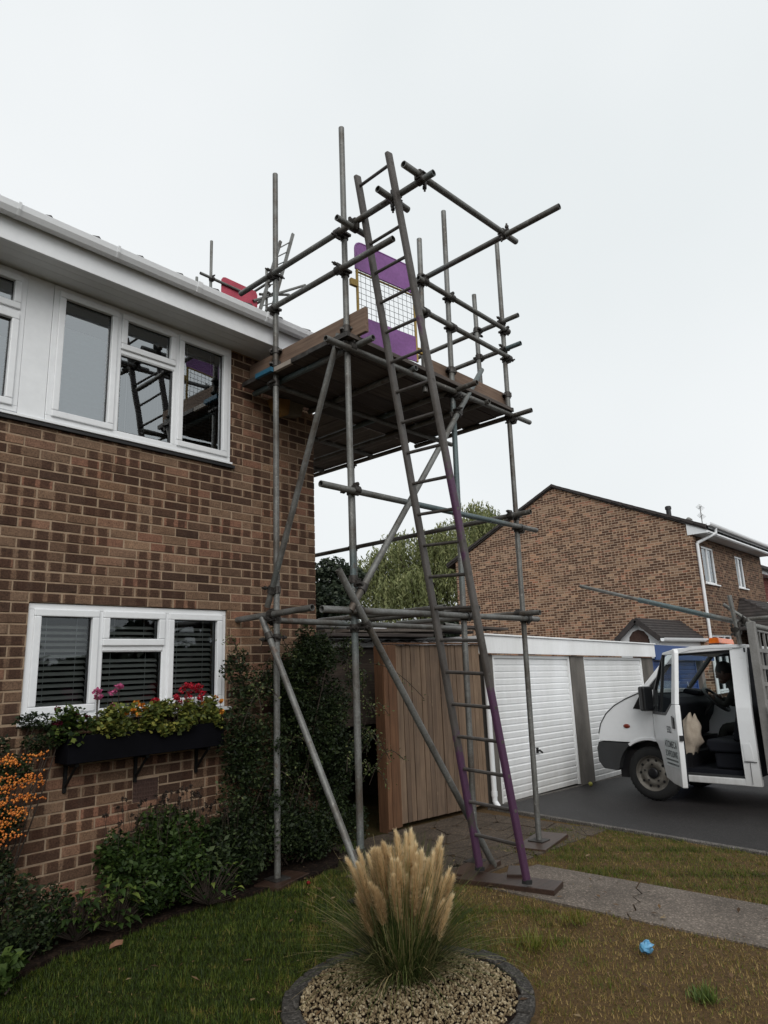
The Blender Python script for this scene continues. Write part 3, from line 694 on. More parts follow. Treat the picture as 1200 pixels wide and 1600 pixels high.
def window(name, x0, x1, z0, z1, yf, lights, label=None, frame_w=0.045, outer=True):
    """lights: list of (lx0,lx1,lz0,lz1, kind); frame > pane, sash, blinds"""
    fb = MB(); d0, d1 = yf, yf+0.07
    fb.box(x0, x1, d0, d1, z0, z0+frame_w); fb.box(x0, x1, d0, d1, z1-frame_w, z1)
    fb.box(x0, x0+frame_w, d0, d1, z0+frame_w, z1-frame_w); fb.box(x1-frame_w, x1, d0, d1, z0+frame_w, z1-frame_w)
    xsb = sorted({l[1] for l in lights if l[1] < x1-0.1})
    for xm in xsb:
        fb.box(xm-0.022, xm+0.022, d0+0.001, d1, z0+frame_w, z1-frame_w)
    for l in lights:
        if l[3] < z1-0.1: fb.box(l[0]+0.023, l[1]-0.023, d0+0.002, d1, l[3]-0.022, l[3]+0.022)
    w = fb.build('window', M['upvc'], house, bev=0.004)
    if label: w['label'] = label
    for lx0, lx1, lz0, lz1, kind in lights:
        a0 = lx0+(frame_w if lx0 <= x0+.01 else 0.022)-0.006; a1 = lx1-(frame_w if lx1 >= x1-.01 else 0.022)+0.006
        b0 = lz0+(frame_w if lz0 <= z0+.01 else 0.022)-0.006; b1 = lz1-(frame_w if lz1 >= z1-.01 else 0.022)+0.006
        t = 0.052 if 's' in kind else 0.014
        sb = MB(); s0, s1 = (yf-0.016, yf+0.05) if 's' in kind else (yf+0.006, yf+0.05)
        sb.box(a0, a1, s0, s1, b0, b0+t); sb.box(a0, a1, s0, s1, b1-t, b1); sb.box(a0, a0+t, s0, s1, b0+t, b1-t); sb.box(a1-t, a1, s0, s1, b0+t, b1-t)
        sb.build('sash', M['upvc'], w, bev=0.007)
        gb = MB(); e = t-0.004
        gk = 0.006
        for bx in ((a0+t,a1-t,b0+t,b0+t+gk),(a0+t,a1-t,b1-t-gk,b1-t),(a0+t,a0+t+gk,b0+t+gk,b1-t-gk),(a1-t-gk,a1-t,b0+t+gk,b1-t-gk)):
            gb.box(bx[0], bx[1], yf+0.018, yf+0.026, bx[2], bx[3])
        gb.build('gasket', M['black_gasket'], w)
        pn = MB(); pn.face([(a0+e,yf+0.027,b0+e),(a1-e,yf+0.027,b0+e),(a1-e,yf+0.027,b1-e),(a0+e,yf+0.027,b1-e)])
        pn.build('pane', M['glass_low' if 'v' in kind else 'glass'], w)
        if 'p' in kind:      # pleated pale blind, pulled up from the bottom
            top = b0+t+(b1-b0-2*t)*0.76; bb = MB(); nz = 34; zz = [b0+t+(top-b0-t)*i/nz for i in range(nz+1)]
            for i in range(nz):
                ya, yb = yf+0.075+(0.006 if i % 2 else 0), yf+0.075+(0 if i % 2 else 0.006)
                bb.face([(a0+t,ya,zz[i]),(a1-t,ya,zz[i]),(a1-t,yb,zz[i+1]),(a0+t,yb,zz[i+1])])
            bb.build('blind', M['blind_pale'], w)
            rb = MB(); rb.box(a0+t, a1-t, yf+0.068, yf+0.085, top, top+0.018); rb.build('blind_rail', M['upvc'], w)
        if 'v' in kind or 'd' in kind:      # venetian slats
            mt = M['blind_slat'] if 'v' in kind else M['blind_dark']
            sp = 0.042 if 'v' in kind else 0.028; nz = int((b1-b0-2*t)/sp)
            me = None
            for i in range(nz):
                z = b0+t+0.012+i*sp
                if me is None:
                    smb = MB(); sl_ = 0.015
                    xx0, xx1 = a0+t-0.01, a1-t+0.01
                    smb.mesh([(xx0,-0.022,-sl_),(xx1,-0.022,-sl_),(xx1,0,0.003),(xx0,0,0.003),(xx1,0.022,sl_*0.7),(xx0,0.022,sl_*0.7)], [(0,1,2,3),(3,2,4,5)], sm=True)
                    so = smb.build('blind_slat', mt, w, local=True); me = so.data
                    so.location = Vector((0, yf+0.11, z)) - ORG[w.name]
                else:
                    so = bpy.data.objects.new('blind_slat', me); link(so, w); so.location = Vector((0, yf+0.11, z + random.uniform(-.0015,.0015))) - ORG[w.name]
            cb_ = MB()
            for fx in (0.2, 0.8):
                x = a0+t+(a1-a0-2*t)*fx; cb_.box(x-.001, x+.001, yf+0.084, yf+0.086, b0+t, b1-t)
            cb_.build('blind_cord', M['soffit'], w)
    return w
window('window', 1.865, 3.505, 1.335, 2.14, HY+0.02,
       [(1.865,2.39,1.335,2.14,'sv'), (2.39,2.935,1.335,1.825,'v'), (2.39,2.935,1.825,2.14,'sv'), (2.935,3.505,1.335,2.14,'sv')])
window('window', 1.86, 3.50, 3.49, 4.61, HY-0.02,
       [(1.86,2.395,3.49,4.61,'sp'), (2.395,2.93,3.49,4.235,'d'), (2.395,2.93,4.235,4.61,'s'), (2.93,3.50,3.49,4.61,'sd')])
window('window', -0.2, 1.665, 3.50, 4.61, HY-0.02,
       [(-0.2,0.55,3.50,4.61,'sp'), (0.55,1.10,3.50,4.61,'d'), (1.10,1.665,3.50,4.28,'sp'), (1.10,1.665,4.28,4.61,'s')])
for xa, xb in ((1.667,1.858),(-1.6,-0.202)): cl = MB(); cl.box(xa, xb, HY-0.015, HY+0.05, 3.49, 4.615); cl.build('cladding_panel', M['upvc'], house, bev=0.003)
cl = MB(); cl.box(-1.6, 3.515, HY-0.04, HY+0.05, 3.468, 3.488); cl.build('sill', M['upvc'], house, bev=0.003)
cl = MB(); cl.box(-1.6, 3.55, HY-0.028, HY+0.05, 3.44, 3.466); cl.build('flashing', M['black_gasket'], house)
cl = MB(); cl.box(1.84, 3.53, HY-0.05, HY+0.03, 1.305, 1.332); cl.build('sill', M['upvc'], house, bev=0.004)
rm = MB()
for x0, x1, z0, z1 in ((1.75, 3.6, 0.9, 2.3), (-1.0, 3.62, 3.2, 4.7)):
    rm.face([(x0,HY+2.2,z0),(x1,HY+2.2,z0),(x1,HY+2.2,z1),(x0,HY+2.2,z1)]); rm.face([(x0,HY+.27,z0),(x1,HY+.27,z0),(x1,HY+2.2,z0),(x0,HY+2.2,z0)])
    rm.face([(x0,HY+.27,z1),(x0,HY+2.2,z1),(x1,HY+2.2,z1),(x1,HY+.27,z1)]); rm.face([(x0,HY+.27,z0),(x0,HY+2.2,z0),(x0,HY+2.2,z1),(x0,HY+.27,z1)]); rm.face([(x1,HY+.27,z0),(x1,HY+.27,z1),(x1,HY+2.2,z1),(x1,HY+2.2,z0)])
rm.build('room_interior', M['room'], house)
# eaves
FY = 4.70; EX1 = 4.72
so_ = MB()
nb = 4
for i in range(nb):
    y0 = FY+0.012+(HY+0.02-FY-0.012)*i/nb; y1 = FY+0.012+(HY+0.02-FY-0.012)*(i+1)/nb
    so_.box(-7, EX1, y0+0.0015, y1-0.0015, 4.622, 4.634)
so_.build('soffit', M['soffit'], house)
so_ = MB(); so_.box(-7, EX1, FY+0.01, HY+0.02, 4.636, 4.65); so_.build('soffit_back', M['black_gasket'], house)
fa = MB(); fa.box(-7, EX1+0.01, FY-0.012, FY+0.01, 4.608, 4.835); fa.build('fascia', M['upvc'], house, bev=0.003)
bb_ = MB(); bb_.prism([(FY-0.012,4.61),(HY+0.3,4.61),(HY+0.6,5.15),(FY-0.012,4.84)], 'x', EX1-0.02, EX1+0.012); bb_.build('barge_end', M['upvc'], house)
def gutter_profile(w=0.115, h=0.075):
    return [(0, 0), (0.006, -h*0.8), (0.03, -h), (w-0.03, -h), (w-0.008, -h*0.55), (w, 0), (w-0.004, 0.004), (w-0.012, 0), (w-0.018, -h*0.5), (w-0.035, -h*0.9), (0.034, -h*0.9), (0.012, -h*0.75), (0.008, 0)]
gp = [(FY-0.014-u, 4.845+w) for u, w in gutter_profile()]
gt = MB(); gt.prism(gp, 'x', -7, EX1+0.01); gt.build('gutter', M['upvc'], house)
for i in range(8):
    x = 4.3-i*0.72 if i else 4.45
    br = MB()
    q = [(FY-0.014-u*1.10+0.002, 4.851+w*1.13) for u, w in gutter_profile()]
    br.prism(q, 'x', x-0.02 if i % 3 == 2 else x-0.009, x+0.02 if i % 3 == 2 else x+0.009); br.build('gutter_bracket', M['upvc'], house)
# roof with eaves tiles
SL = 0.64
rz = lambda y: 4.852 + SL*(y-FY)
ro = MB(); ro.prism([(FY-0.005, rz(FY-0.005)-0.02), (FY-0.005, rz(FY-0.005)), (9.0, rz(9.0)), (13.3, rz(9.0)-SL*4.3), (13.3, rz(9.0)-SL*4.3-0.04), (9.0, rz(9)-0.05)], 'x', -7, EX1+0.03); ro.build('roof', M['roof_tile'], house)
tm = MB(); W_ = 0.36
prof = [(0,0.012),(0.09,0.014),(0.12,0.055),(0.15,0.085),(0.18,0.055),(0.21,0.014),(0.355,0.012)]
for i in range(len(prof)-1):
    (u0,h0),(u1,h1) = prof[i], prof[i+1]
    tm.face([(u0,0,h0),(u1,0,h1),(u1,0.42,h1+SL*0.42-0.02),(u0,0.42,h0+SL*0.42-0.02)])
    tm.face([(u0,0,h0-0.018),(u1,0,h1-0.018),(u1,0,h1),(u0,0,h0)])
tile0 = None
for r in range(3):
    for k in range(14):
        x = EX1+0.03-W_*(k+1); y = FY-0.035+0.36*r
        if tile0 is None: tile0 = tm.build('roof_tile', M['roof_tile'], house, local=True); o = tile0
        else: o = bpy.data.objects.new('roof_tile', tile0.data); link(o, house)
        o.location = Vector((x, y, rz(y)+0.014+random.uniform(-.003,.004))) - ORG[house.name]
# small fittings on the wall
al = MB(); al.prism([(HY,1.0),(HY-0.16,1.02),(HY-0.17,1.06),(HY,1.12)], 'x', 0, 1); 
lt = thing('wall_lantern', (1.40, HY, 2.52), 'white wall light at left edge of the brick wall', 'lamp')
lb = MB(); lb.prism([(HY-0.005,2.62),(HY-0.20,2.53),(HY-0.20,2.50),(HY-0.005,2.46)], 'x', 1.30, 1.46); lb.build('housing', M['upvc'], lt, bev=0.006)
lb = MB(); lb.box(1.31, 1.45, HY-0.19, HY-0.01, 2.43, 2.458); lb.build('diffuser', M['soffit'], lt, bev=0.005)
hk = thing('wall_hook', (1.475, HY, 3.39), 'small pale ring hook under the upper window at left', 'hook')
hb = MB(); hb.torus((1.475,HY-0.02,3.385), 0.022, 0.004, (0.3,1,0.1)); hb.build('ring', M['soffit'], hk)
hb = MB(); hb.tube((1.475,HY-0.02,3.41),(1.475,HY+0.002,3.41),0.004,8); hb.build('screw', M['coupler'], hk)
bx_ = thing('bird_box', (4.16, HY, 4.05), 'ochre and grey plywood box on brick wall under the scaffold deck', 'box')
q = MB(); q.prism([(3.93,4.22),(4.03,4.05),(4.12,4.09),(4.14,4.25)], 'y', HY-0.12, HY-0.004); q.build('side', M['ochre'], bx_, bev=0.004)
q = MB(); q.prism([(4.143,4.25),(4.123,4.09),(4.30,4.12),(4.34,4.26)], 'y', HY-0.10, HY-0.004); q.build('front', M['greyply'], bx_, bev=0.004)

# ------------------------------------------------------------------ garage row
gsl = lambda x, y, z: (x, y, z - 0.023*(x-7.5))
GYF = 5.15
gar = thing('garage_block', (7.5, GYF, g(7.5)), 'row of flat roofed garages with white panelled doors and one blue', 'garage')
def garbuild(mb, name, mat, par=None, **k): return mb.map(gsl).build(name, mat, par or gar, **k)
for x0, x1 in ((7.53,7.72),(9.86,10.30),(12.62,13.10)):
    garbuild(MB().box(x0, x1, GYF-0.02, GYF+0.16, -0.5, 1.725), 'concrete_post', M['concrete_post'], bev=0.01)
w_ = MB(); w_.box(7.56, 16.5, 10.0, 10.15, -1, 1.9); w_.box(7.55, 7.68, GYF+0.17, 10, -1, 1.7); w_.box(16.3,16.5,GYF+.17,10,-1,1.7); garbuild(w_, 'wall', M['garage_wall'])
garbuild(MB().box(7.45, 13.13, GYF-0.075, GYF-0.045, 1.735, 1.962), 'fascia', M['garage_white'], bev=0.004)
garbuild(MB().box(7.45, 7.475, GYF-0.044, 10.1, 1.735, 1.962), 'fascia', M['garage_white'])
garbuild(MB().box(7.44, 13.135, GYF-0.10, GYF-0.04, 1.963, 1.985), 'roof_trim', M['garage_white'], bev=0.004)
garbuild(MB().box(13.14, 16.5, GYF-0.075, GYF-0.045, 1.68, 1.962), 'fascia', M['blue_paint'], bev=0.004)
rf = MB(); n_ = 150
for i in range(n_):
    x0 = 7.46+i*9.0/n_; x1 = 7.46+(i+1)*9.0/n_
    h0 = 1.945+0.02*math.sin(i*1.05); h1 = 1.945+0.02*math.sin((i+1)*1.05)
    rf.face([(x0,GYF-0.04,h0),(x1,GYF-0.04,h1),(x1,10.2,h1+0.12),(x0,10.2,h0+0.12)])
garbuild(rf, 'roof', M['asbestos'])
def garage_door(x0, x1, mat, par_label=None, handle=True):
    ztop, zb = 1.715, g((x0+x1)/2)+0.02+0.023*((x0+x1)/2-7.5)
    fr = MB(); fr.box(x0-0.005, x0+0.035, GYF+0.0, GYF+0.06, zb, ztop); fr.box(x1-0.035, x1+0.005, GYF+0.0, GYF+0.06, zb, ztop); fr.box(x0+0.036, x1-0.036, GYF, GYF+0.06, ztop-0.035, ztop)
    garbuild(fr, 'door_frame', mat)
    bk = MB(); bk.box(x0+0.037, x1-0.037, GYF+0.04, GYF+0.055, zb+0.005, ztop-0.037); d = garbuild(bk, 'garage_door', mat)
    n = 21; h = (ztop-0.045-zb)/n
    for i in range(n):
        z = zb+0.008+i*h
        p = [(GYF+0.041, z), (GYF+0.024, z+0.004), (GYF+0.018, z+h*0.72), (GYF+0.023, z+h*0.8), (GYF+0.041, z+h*0.84)]
        q = MB(); q.prism(p, 'x', x0+0.04, x1-0.04); garbuild(q, 'door_rib', mat, d)
    if handle:
        hx = x0+(x1-x0)*0.46; q = MB(); q.box(hx-0.02, hx+0.02, GYF+0.002, GYF+0.02, 0.40, 0.47); q.tube((hx,GYF+0.01,0.43),(hx,GYF-0.03,0.43),0.009,8); q.obox((hx+0.022,GYF-0.032,0.42),(0.085,0.016,0.02), ry=0.5)
        garbuild(q, 'handle', M['black_metal'], d)
    return d
garage_door(7.74, 9.85, M['garage_white']); garage_door(10.31, 12.61, M['garage_white'], handle=False); garage_door(13.15, 15.5, M['blue_paint'], handle=False)
th = MB(); th.box(7.7, 12.65, GYF-0.02, GYF+0.1, -0.3, 0.0); th.map(lambda x,y,z: (x,y,z+g(x)+0.016-0.0)); th.build('threshold', M['kerb'], gar)
dp = MB(); dp.path([(7.50,GYF-0.03,1.74),(7.50,GYF-0.05,1.6),(7.50,GYF-0.05,-0.06),(7.50,GYF-0.10,-0.12)], 0.034, 12); dp.tube((7.50,GYF-0.05,0.0),(7.50,GYF-0.05,0.06),0.04,12)
pp = thing('downpipe', (7.5, GYF, g(7.5)), 'white round downpipe between timber gate and first garage door', 'pipe'); dp.build('pipe', M['upvc'], pp)

# ------------------------------------------------------------------ timber gate panel of upright boards
fen = thing('timber_fence', (5.55, GYF, g(5.55)), 'brown timber fence panel of upright boards beside the garage', 'fence')
x = 5.56; i = 0
fr_ = random.Random(3)
while x < 7.42:
    w = 0.075 if i == 0 else (0.145 if i == 1 else fr_.uniform(0.062, 0.098))
    if x+w > 7.44: w = 7.44-x
    zt = 1.845+fr_.uniform(-.004,.004); zb = g(x)+0.05
    y0 = GYF-0.035 if i < 2 else GYF+fr_.uniform(-.004,.004)+(0.007 if i % 2 else 0)
    q = MB(); q.box(x+0.004, x+w-0.004, y0-0.006, y0+0.016, zb-(0.02 if i < 2 else 0), zt)
    q.build('plank', M['fence_edge'] if i < 2 else M['fence'], fen, bev=0.003)
    x += w; i += 1
q = MB()
for z in (0.25, 0.95, 1.65): q.box(5.6, 7.42, GYF+0.022, GYF+0.06, z, z+0.08)
q.build('rail', M['fence_edge'], fen)
q = MB(); q.box(5.565, 5.63, GYF-0.018, GYF+0.10, g(5.6)-0.02, 1.84); q.build('post', M['fence_edge'], fen, bev=0.004)
q = MB(); q.box(5.56, 7.44, GYF-0.045, GYF+0.03, 1.852, 1.868); q.build('capping', M['fence_edge'], fen)

# lean-to store in the passage
st = thing('lean_to_store', (6.0, 5.6, g(6)), 'dark boarded lean-to with low corrugated roof behind the fence', 'shed')
q = MB(); q.box(4.57, 7.40, 5.56, 5.60, 1.84, 1.905); q.build('roof_trim', M['sheet_pale'], st)
for k in range(9):
    z = 0.98+k*0.095; q = MB(); q.obox((5.99, 5.635, z+0.05), (2.84, 0.018, 0.105), rx=0.12); q.build('board', M['shed'], st)
q = MB(); q.box(4.57, 7.41, 7.9, 8.0, -0.3, 1.9); q.box(7.38,7.43,5.66,7.9,-.3,1.85); q.build('back_wall', M['shed'], st)
rf = MB(); n_ = 60
for i in range(n_):
    x0 = 4.57+i*2.85/n_; x1 = 4.57+(i+1)*2.85/n_; h0 = 1.915+0.018*math.sin(i*1.2); h1 = 1.915+0.018*math.sin((i+1)*1.2)
    rf.face([(x0,5.54,h0),(x1,5.54,h1),(x1,8.1,h1+0.16),(x0,8.1,h0+0.16)])
    rf.face([(x0,5.54,h0-0.012),(x1,5.54,h1-0.012),(x1,5.54,h1),(x0,5.54,h0)])
rf.build('roof', M['asbestos'], st)
lean = lambda y: 1.94+(y-5.54)*0.0625
def loose(name, label, cat, c, size, rz_, mat, ry=0.0, group=None):
    o = thing(name, c, label, cat, group)
    q = MB(); q.obox(c, size, rz_, ry=ry); q.build('plank' if 'board' in name else 'sheet', mat, o, bev=0.004); return o
loose('loose_board', 'long grey board lying at an angle on the lean-to roof', 'board', (5.9,5.75,1.975), (2.4,0.22,0.038), 0.06, M['deck'])
loose('loose_board', 'brown board topmost of the boards on the lean-to roof', 'board', (6.4,5.85,2.02), (2.0,0.22,0.038), -0.1, M['deck_y'], 0.02)
loose('loose_board', 'short board overhanging the garage end of the lean-to roof', 'board', (7.35,5.8,2.06), (1.6,0.22,0.038), 0.02, M['deck'], 0.015)
loose('loose_board', 'dark board across the front edge of the lean-to roof', 'board', (5.65,5.42,1.965), (2.1,0.2,0.036), -0.03, M['deck'])
loose('loose_board', 'weathered board tilted over the other boards on the lean-to roof', 'board', (6.2,5.5,2.03), (1.9,0.2,0.036), 0.09, M['deck_y'], -0.02)
loose('loose_board', 'dark board reaching over the garage roof corner', 'board', (7.6,5.55,2.10), (2.0,0.2,0.036), -0.05, M['deck'], 0.02)
for lab_, p_, q_ in (('teal tube lying on the lean-to roof beside the house', (4.7,5.5,2.06), (6.0,5.75,2.07)), ('grey tube lying at a slant over the lean-to boards', (5.3,5.35,2.09), (7.2,5.9,2.13)), ('short tube end resting on the garage roof edge', (7.0,5.35,2.11), (8.3,5.6,2.08))):
    o_ = thing('loose_tube', p_, lab_, 'pole'); MB().tube(p_, q_, 0.025, 12, hollow=True).build('tube', M['tube'], o_)
loose('loose_sheet', 'pale sheet lying flat on the lean-to roof behind tubes', 'sheet', (5.6,6.5,2.03), (1.3,0.8,0.02), 0.25, M['sheet_pale'], -0.03)
loose('loose_sheet', 'small pale tilted sheet on the lean-to roof near the ladder', 'sheet', (6.9,6.6,2.12), (0.7,0.5,0.02), 0.6, M['sheet_pale'], -0.2)
loose('loose_sheet', 'grey folded felt sheet heaped on the lean-to roof', 'sheet', (6.2,7.0,2.14), (0.8,0.6,0.12), 0.9, M['asbestos'], 0.1)

# ================================================================== SCAFFOLD
TR = 0.0262
scf = thing('scaffold_tower', (3.67, 4.57, 0.0), 'galvanised tube scaffold tower with boarded deck at the house corner', 'scaffold')
def tub(name, p, q, par=scf, r=TR): return MB().tube(p, q, r, 14, hollow=True).build(name, M['tube'], par)
def lerp(a, b, t): return tuple(a[i]+(b[i]-a[i])*t for i in range(3))
STD = {'A': ((3.67,4.57,0.04),(3.665,4.57,6.38)), 'B': ((3.69,3.67,0.04),(3.70,3.67,6.36)), 'C': ((5.055,3.67,0.0),(5.20,3.67,6.29)),
       'D': ((6.085,3.67,-0.04),(6.235,3.67,6.46)), 'E': ((4.715,3.67,4.10),(4.755,3.67,5.74)), 'F': ((6.13,3.97,4.29),(6.13,3.97,5.82)), 'G': ((6.11,6.03,2.0),(6.13,6.05,4.55))}
for k, (p, q) in STD.items(): tub('standard', p, q)
def at(k, z):
    p, q = STD[k]; return lerp(p, q, (z-p[2])/(q[2]-p[2]))
for k in 'ABCD':
    p = STD[k][0]; MB().box(p[0]-0.075, p[0]+0.075, p[1]-0.075, p[1]+0.075, p[2]-0.010, p[2]-0.001).tube((p[0],p[1],p[2]),(p[0],p[1],p[2]+0.06),0.018,10).build('base_plate', M['coupler'], scf)
p = STD['G'][0]; MB().box(p[0]-0.075, p[0]+0.075, p[1]-0.075, p[1]+0.075, p[2]-0.010, p[2]-0.001).build('base_plate', M['coupler'], scf)
def coupler(p1, d1, p2, d2, par=scf):
    p1 = Vector(p1); p2 = Vector(p2); d1 = Vector(d1).normalized(); d2 = Vector(d2).normalized()
    mb = MB(); w = 0.03
    for p, d in ((p1,d1),(p2,d2)): mb.tube(p-d*w, p+d*w, TR+0.0095, 12)
    mid = (p1+p2)/2; cr = d1.cross(d2)
    if cr.length < 0.1: cr = d1.orthogonal()
    cr.normalize()
    mb.beam(mid-cr*0.012, mid+cr*0.012, 0.05, 0.05, up=d1)
    for p, d, o in ((p1,d1,d2),(p2,d2,d1)):
        ax = cr.cross(d).normalized(); s_ = random.choice((-1,1))
        b0 = p + ax*s_*(TR+0.014); o_ = cr*random.choice((-1,1))
        mb.tube(b0-o_*0.035, b0+o_*0.075, 0.009, 6); mb.tube(b0+o_*0.034, b0+o_*0.052, 0.018, 6)
        mb.beam(b0-o_*0.028, b0+o_*0.022, 0.036, 0.018, up=d)
        mb.tube(p - ax*s_*(TR+0.012) - d*0.024, p - ax*s_*(TR+0.012)+d*0.024, 0.009, 6)
    mb.build('coupler', M['coupler'], par)
OF = 0.052
# Y-direction tubes, left end (A-B line): guard rails
XG = 3.62
tub('guard_rail', (XG,5.06,5.265), (XG,2.62,5.235)); tub('guard_rail', (XG,4.64,4.905), (XG,3.05,4.885))
for z in (5.25, 4.895):
    for k in 'AB': coupler(at(k,z), (0,0,1), (XG, STD[k][0][1], z), (0,1,0))
# short tubes that hold the ladder head
tub('ladder_stop', (3.42,3.475,5.195), (3.80,3.475,5.20)); tub('ladder_stop', (3.40,3.0,5.185), (3.76,3.0,5.19))
coupler((XG,3.475,5.245),(0,1,0),(XG,3.475,5.197),(1,0,0)); coupler((XG,3.0,5.24),(0,1,0),(XG,3.0,5.188),(1,0,0))
tub('guard_rail', (3.42,2.75,5.27), (4.98,2.73,5.355)); coupler((XG,2.745,5.24),(0,1,0),(XG,2.745,5.285),(1,0,0))
tub('guard_rail', (4.78,3.77,5.31), (4.77,2.18,5.32)); coupler((4.772,2.735,5.315),(0,1,0),(4.772,2.735,5.345),(1,0,0))
coupler(at('E',5.31),(0,0,1),(4.78,3.67,5.31),(0,1,0))
# X-direction guard rails on the front
for z in (5.245, 4.915):
    tub('guard_rail', (4.64,3.62,z-0.005), (6.16,3.62,z+0.012))
    for k in 'ECD': coupler(at(k,z),(0,0,1),(at(k,z)[0],3.62,z),(1,0,0))
# right end rails
for z in (5.365, 5.025):
    x = 6.175; tub('guard_rail', (x,3.44,z), (x,4.95,z))
    coupler(at('D',z),(0,0,1),(x,3.67,z),(0,1,0)); coupler(at('F',z),(0,0,1),(x,3.97,z),(0,1,0))
# deck level
tub('ledger', (3.40,3.615,4.165), (6.53,3.615,4.235)); 
for k in 'BCD': coupler(at(k,4.19),(0,0,1),(at(k,4.19)[0],3.615,4.19),(1,0,0))
tub('ledger', (3.63,4.62,4.17), (6.4,4.62,4.20)); coupler(at('A',4.17),(0,0,1),(3.67,4.62,4.17),(1,0,0))
tub('ledger', (6.06,5.1,4.21), (6.06,6.95,4.215)); coupler(at('G',4.21),(0,0,1),(6.06,6.03,4.21),(0,1,0))
for x, y0, y1 in ((3.75,3.42,5.0),(4.45,3.55,5.0),(5.13,3.36,5.6),(5.62,3.55,6.6),(6.17,3.38,5.0)):
    tub('transom', (x,y0,4.222), (x,y1,4.222))
for k, x in (('C',5.13),('D',6.17)): coupler(at(k,4.222),(0,0,1),(x,3.67,4.222),(0,1,0))
coupler((4.72,3.615,4.19),(1,0,0),(4.715,3.67,4.19),(0,0,1))
for x0, x1, y in ((4.62,6.02,5.6),(4.62,6.02,6.5)): tub('transom', (x0,y,4.222), (x1,y,4.222))
# boards
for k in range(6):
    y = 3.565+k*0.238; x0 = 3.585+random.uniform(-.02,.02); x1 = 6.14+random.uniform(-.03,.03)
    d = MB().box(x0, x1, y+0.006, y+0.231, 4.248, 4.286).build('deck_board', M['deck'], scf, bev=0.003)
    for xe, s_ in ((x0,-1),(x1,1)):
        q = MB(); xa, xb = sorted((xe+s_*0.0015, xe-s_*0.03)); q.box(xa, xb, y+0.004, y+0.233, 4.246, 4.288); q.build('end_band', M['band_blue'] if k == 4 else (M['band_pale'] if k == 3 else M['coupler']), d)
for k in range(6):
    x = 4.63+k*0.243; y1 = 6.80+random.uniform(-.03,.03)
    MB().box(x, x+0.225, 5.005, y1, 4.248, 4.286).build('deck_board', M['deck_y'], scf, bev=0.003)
# toe boards
MB().beam((3.73,5.03,4.40),(3.735,3.47,4.40),0.036,0.22).build('toe_board', M['board_y'], scf, bev=0.003)
MB().beam((4.80,3.735,4.40),(6.27,3.735,4.42),0.036,0.22).build('toe_board', M['board'], scf, bev=0.003)
MB().beam((6.06,3.76,4.40),(6.06,6.6,4.40),0.036,0.22).build('toe_board', M['board_y'], scf, bev=0.003)
MB().beam((3.76,3.735,4.30),(4.78,3.735,4.30),0.036,0.028).build('toe_board', M['board'], scf, bev=0.003)
for k, z in (('A',4.36),('A',4.49),('B',4.37),('C',4.46),('D',4.49)):
    p = at(k,z); coupler(p,(0,0,1),(p[0]+0.03,p[1]+0.03,z),(0,0,1))
# middle and lower lifts
tub('ledger', (3.32,3.615,2.955), (6.46,3.615,2.985)); tub('ledger', (6.05,3.43,3.10), (6.05,6.9,3.10))
for k in 'BD': coupler(at(k,2.97),(0,0,1),(at(k,2.97)[0],3.615,2.97),(1,0,0))
coupler(at('D',3.10),(0,0,1),(6.05,3.67,3.10),(0,1,0)); coupler(at('G',3.10),(0,0,1),(6.05,6.03,3.10),(0,1,0))
tub('ledger', (3.31,3.615,2.025), (6.33,3.615,2.03)); tub('ledger', (3.60,4.63,2.03), (6.40,4.63,2.00)); tub('transom', (3.61,4.05,2.085), (3.61,5.045,2.06))
tub('transom', (6.04,3.42,2.075), (6.04,5.3,2.10)); tub('transom', (5.02,3.44,2.08), (5.02,4.75,2.08)); tub('transom', (4.6,3.50,2.075), (4.9,5.4,2.11))
for k in 'BCD': coupler(at(k,2.027),(0,0,1),(at(k,2.027)[0],3.615,2.027),(1,0,0))
coupler(at('A',2.03),(0,0,1),(3.67,4.63,2.03),(1,0,0)); coupler(at('A',2.08),(0,0,1),(3.61,4.57,2.075),(0,1,0))
coupler(at('D',2.08),(0,0,1),(6.04,3.67,2.08),(0,1,0)); coupler(at('C',2.08),(0,0,1),(5.02,3.67,2.08),(0,1,0))
# braces
def brace(p, q): tub('brace', p, q)
brace((3.635,3.70,4.32),(3.625,4.64,2.14)); coupler((3.69,3.67,4.22),(0,0,1),(3.64,3.70,4.22),(0,0.4,-0.9)); coupler(at('A',2.28),(0,0,1),(3.626,4.58,2.28),(0,0.4,-0.9))
brace((5.60,3.60,4.58),(3.58,3.60,2.02)); coupler(at('C',3.98),(0,0,1),(5.13,3.60,3.98),(0.62,0,0.78)); coupler(at('B',2.27),(0,0,1),(3.72,3.60,2.20),(0.62,0,0.78))
brace((3.47,3.60,2.32),(5.07,3.50,-0.02)); coupler(at('B',1.9),(0,0,1),(3.74,3.59,1.92),(0.56,0,-0.83))
brace((3.60,4.68,2.05),(3.58,3.52,0.14)); coupler(at('A',1.88),(0,0,1),(3.60,4.58,1.89),(0,0.55,0.83)); coupler(at('B',0.34),(0,0,1),(3.60,3.64,0.34),(0,0.55,0.83))

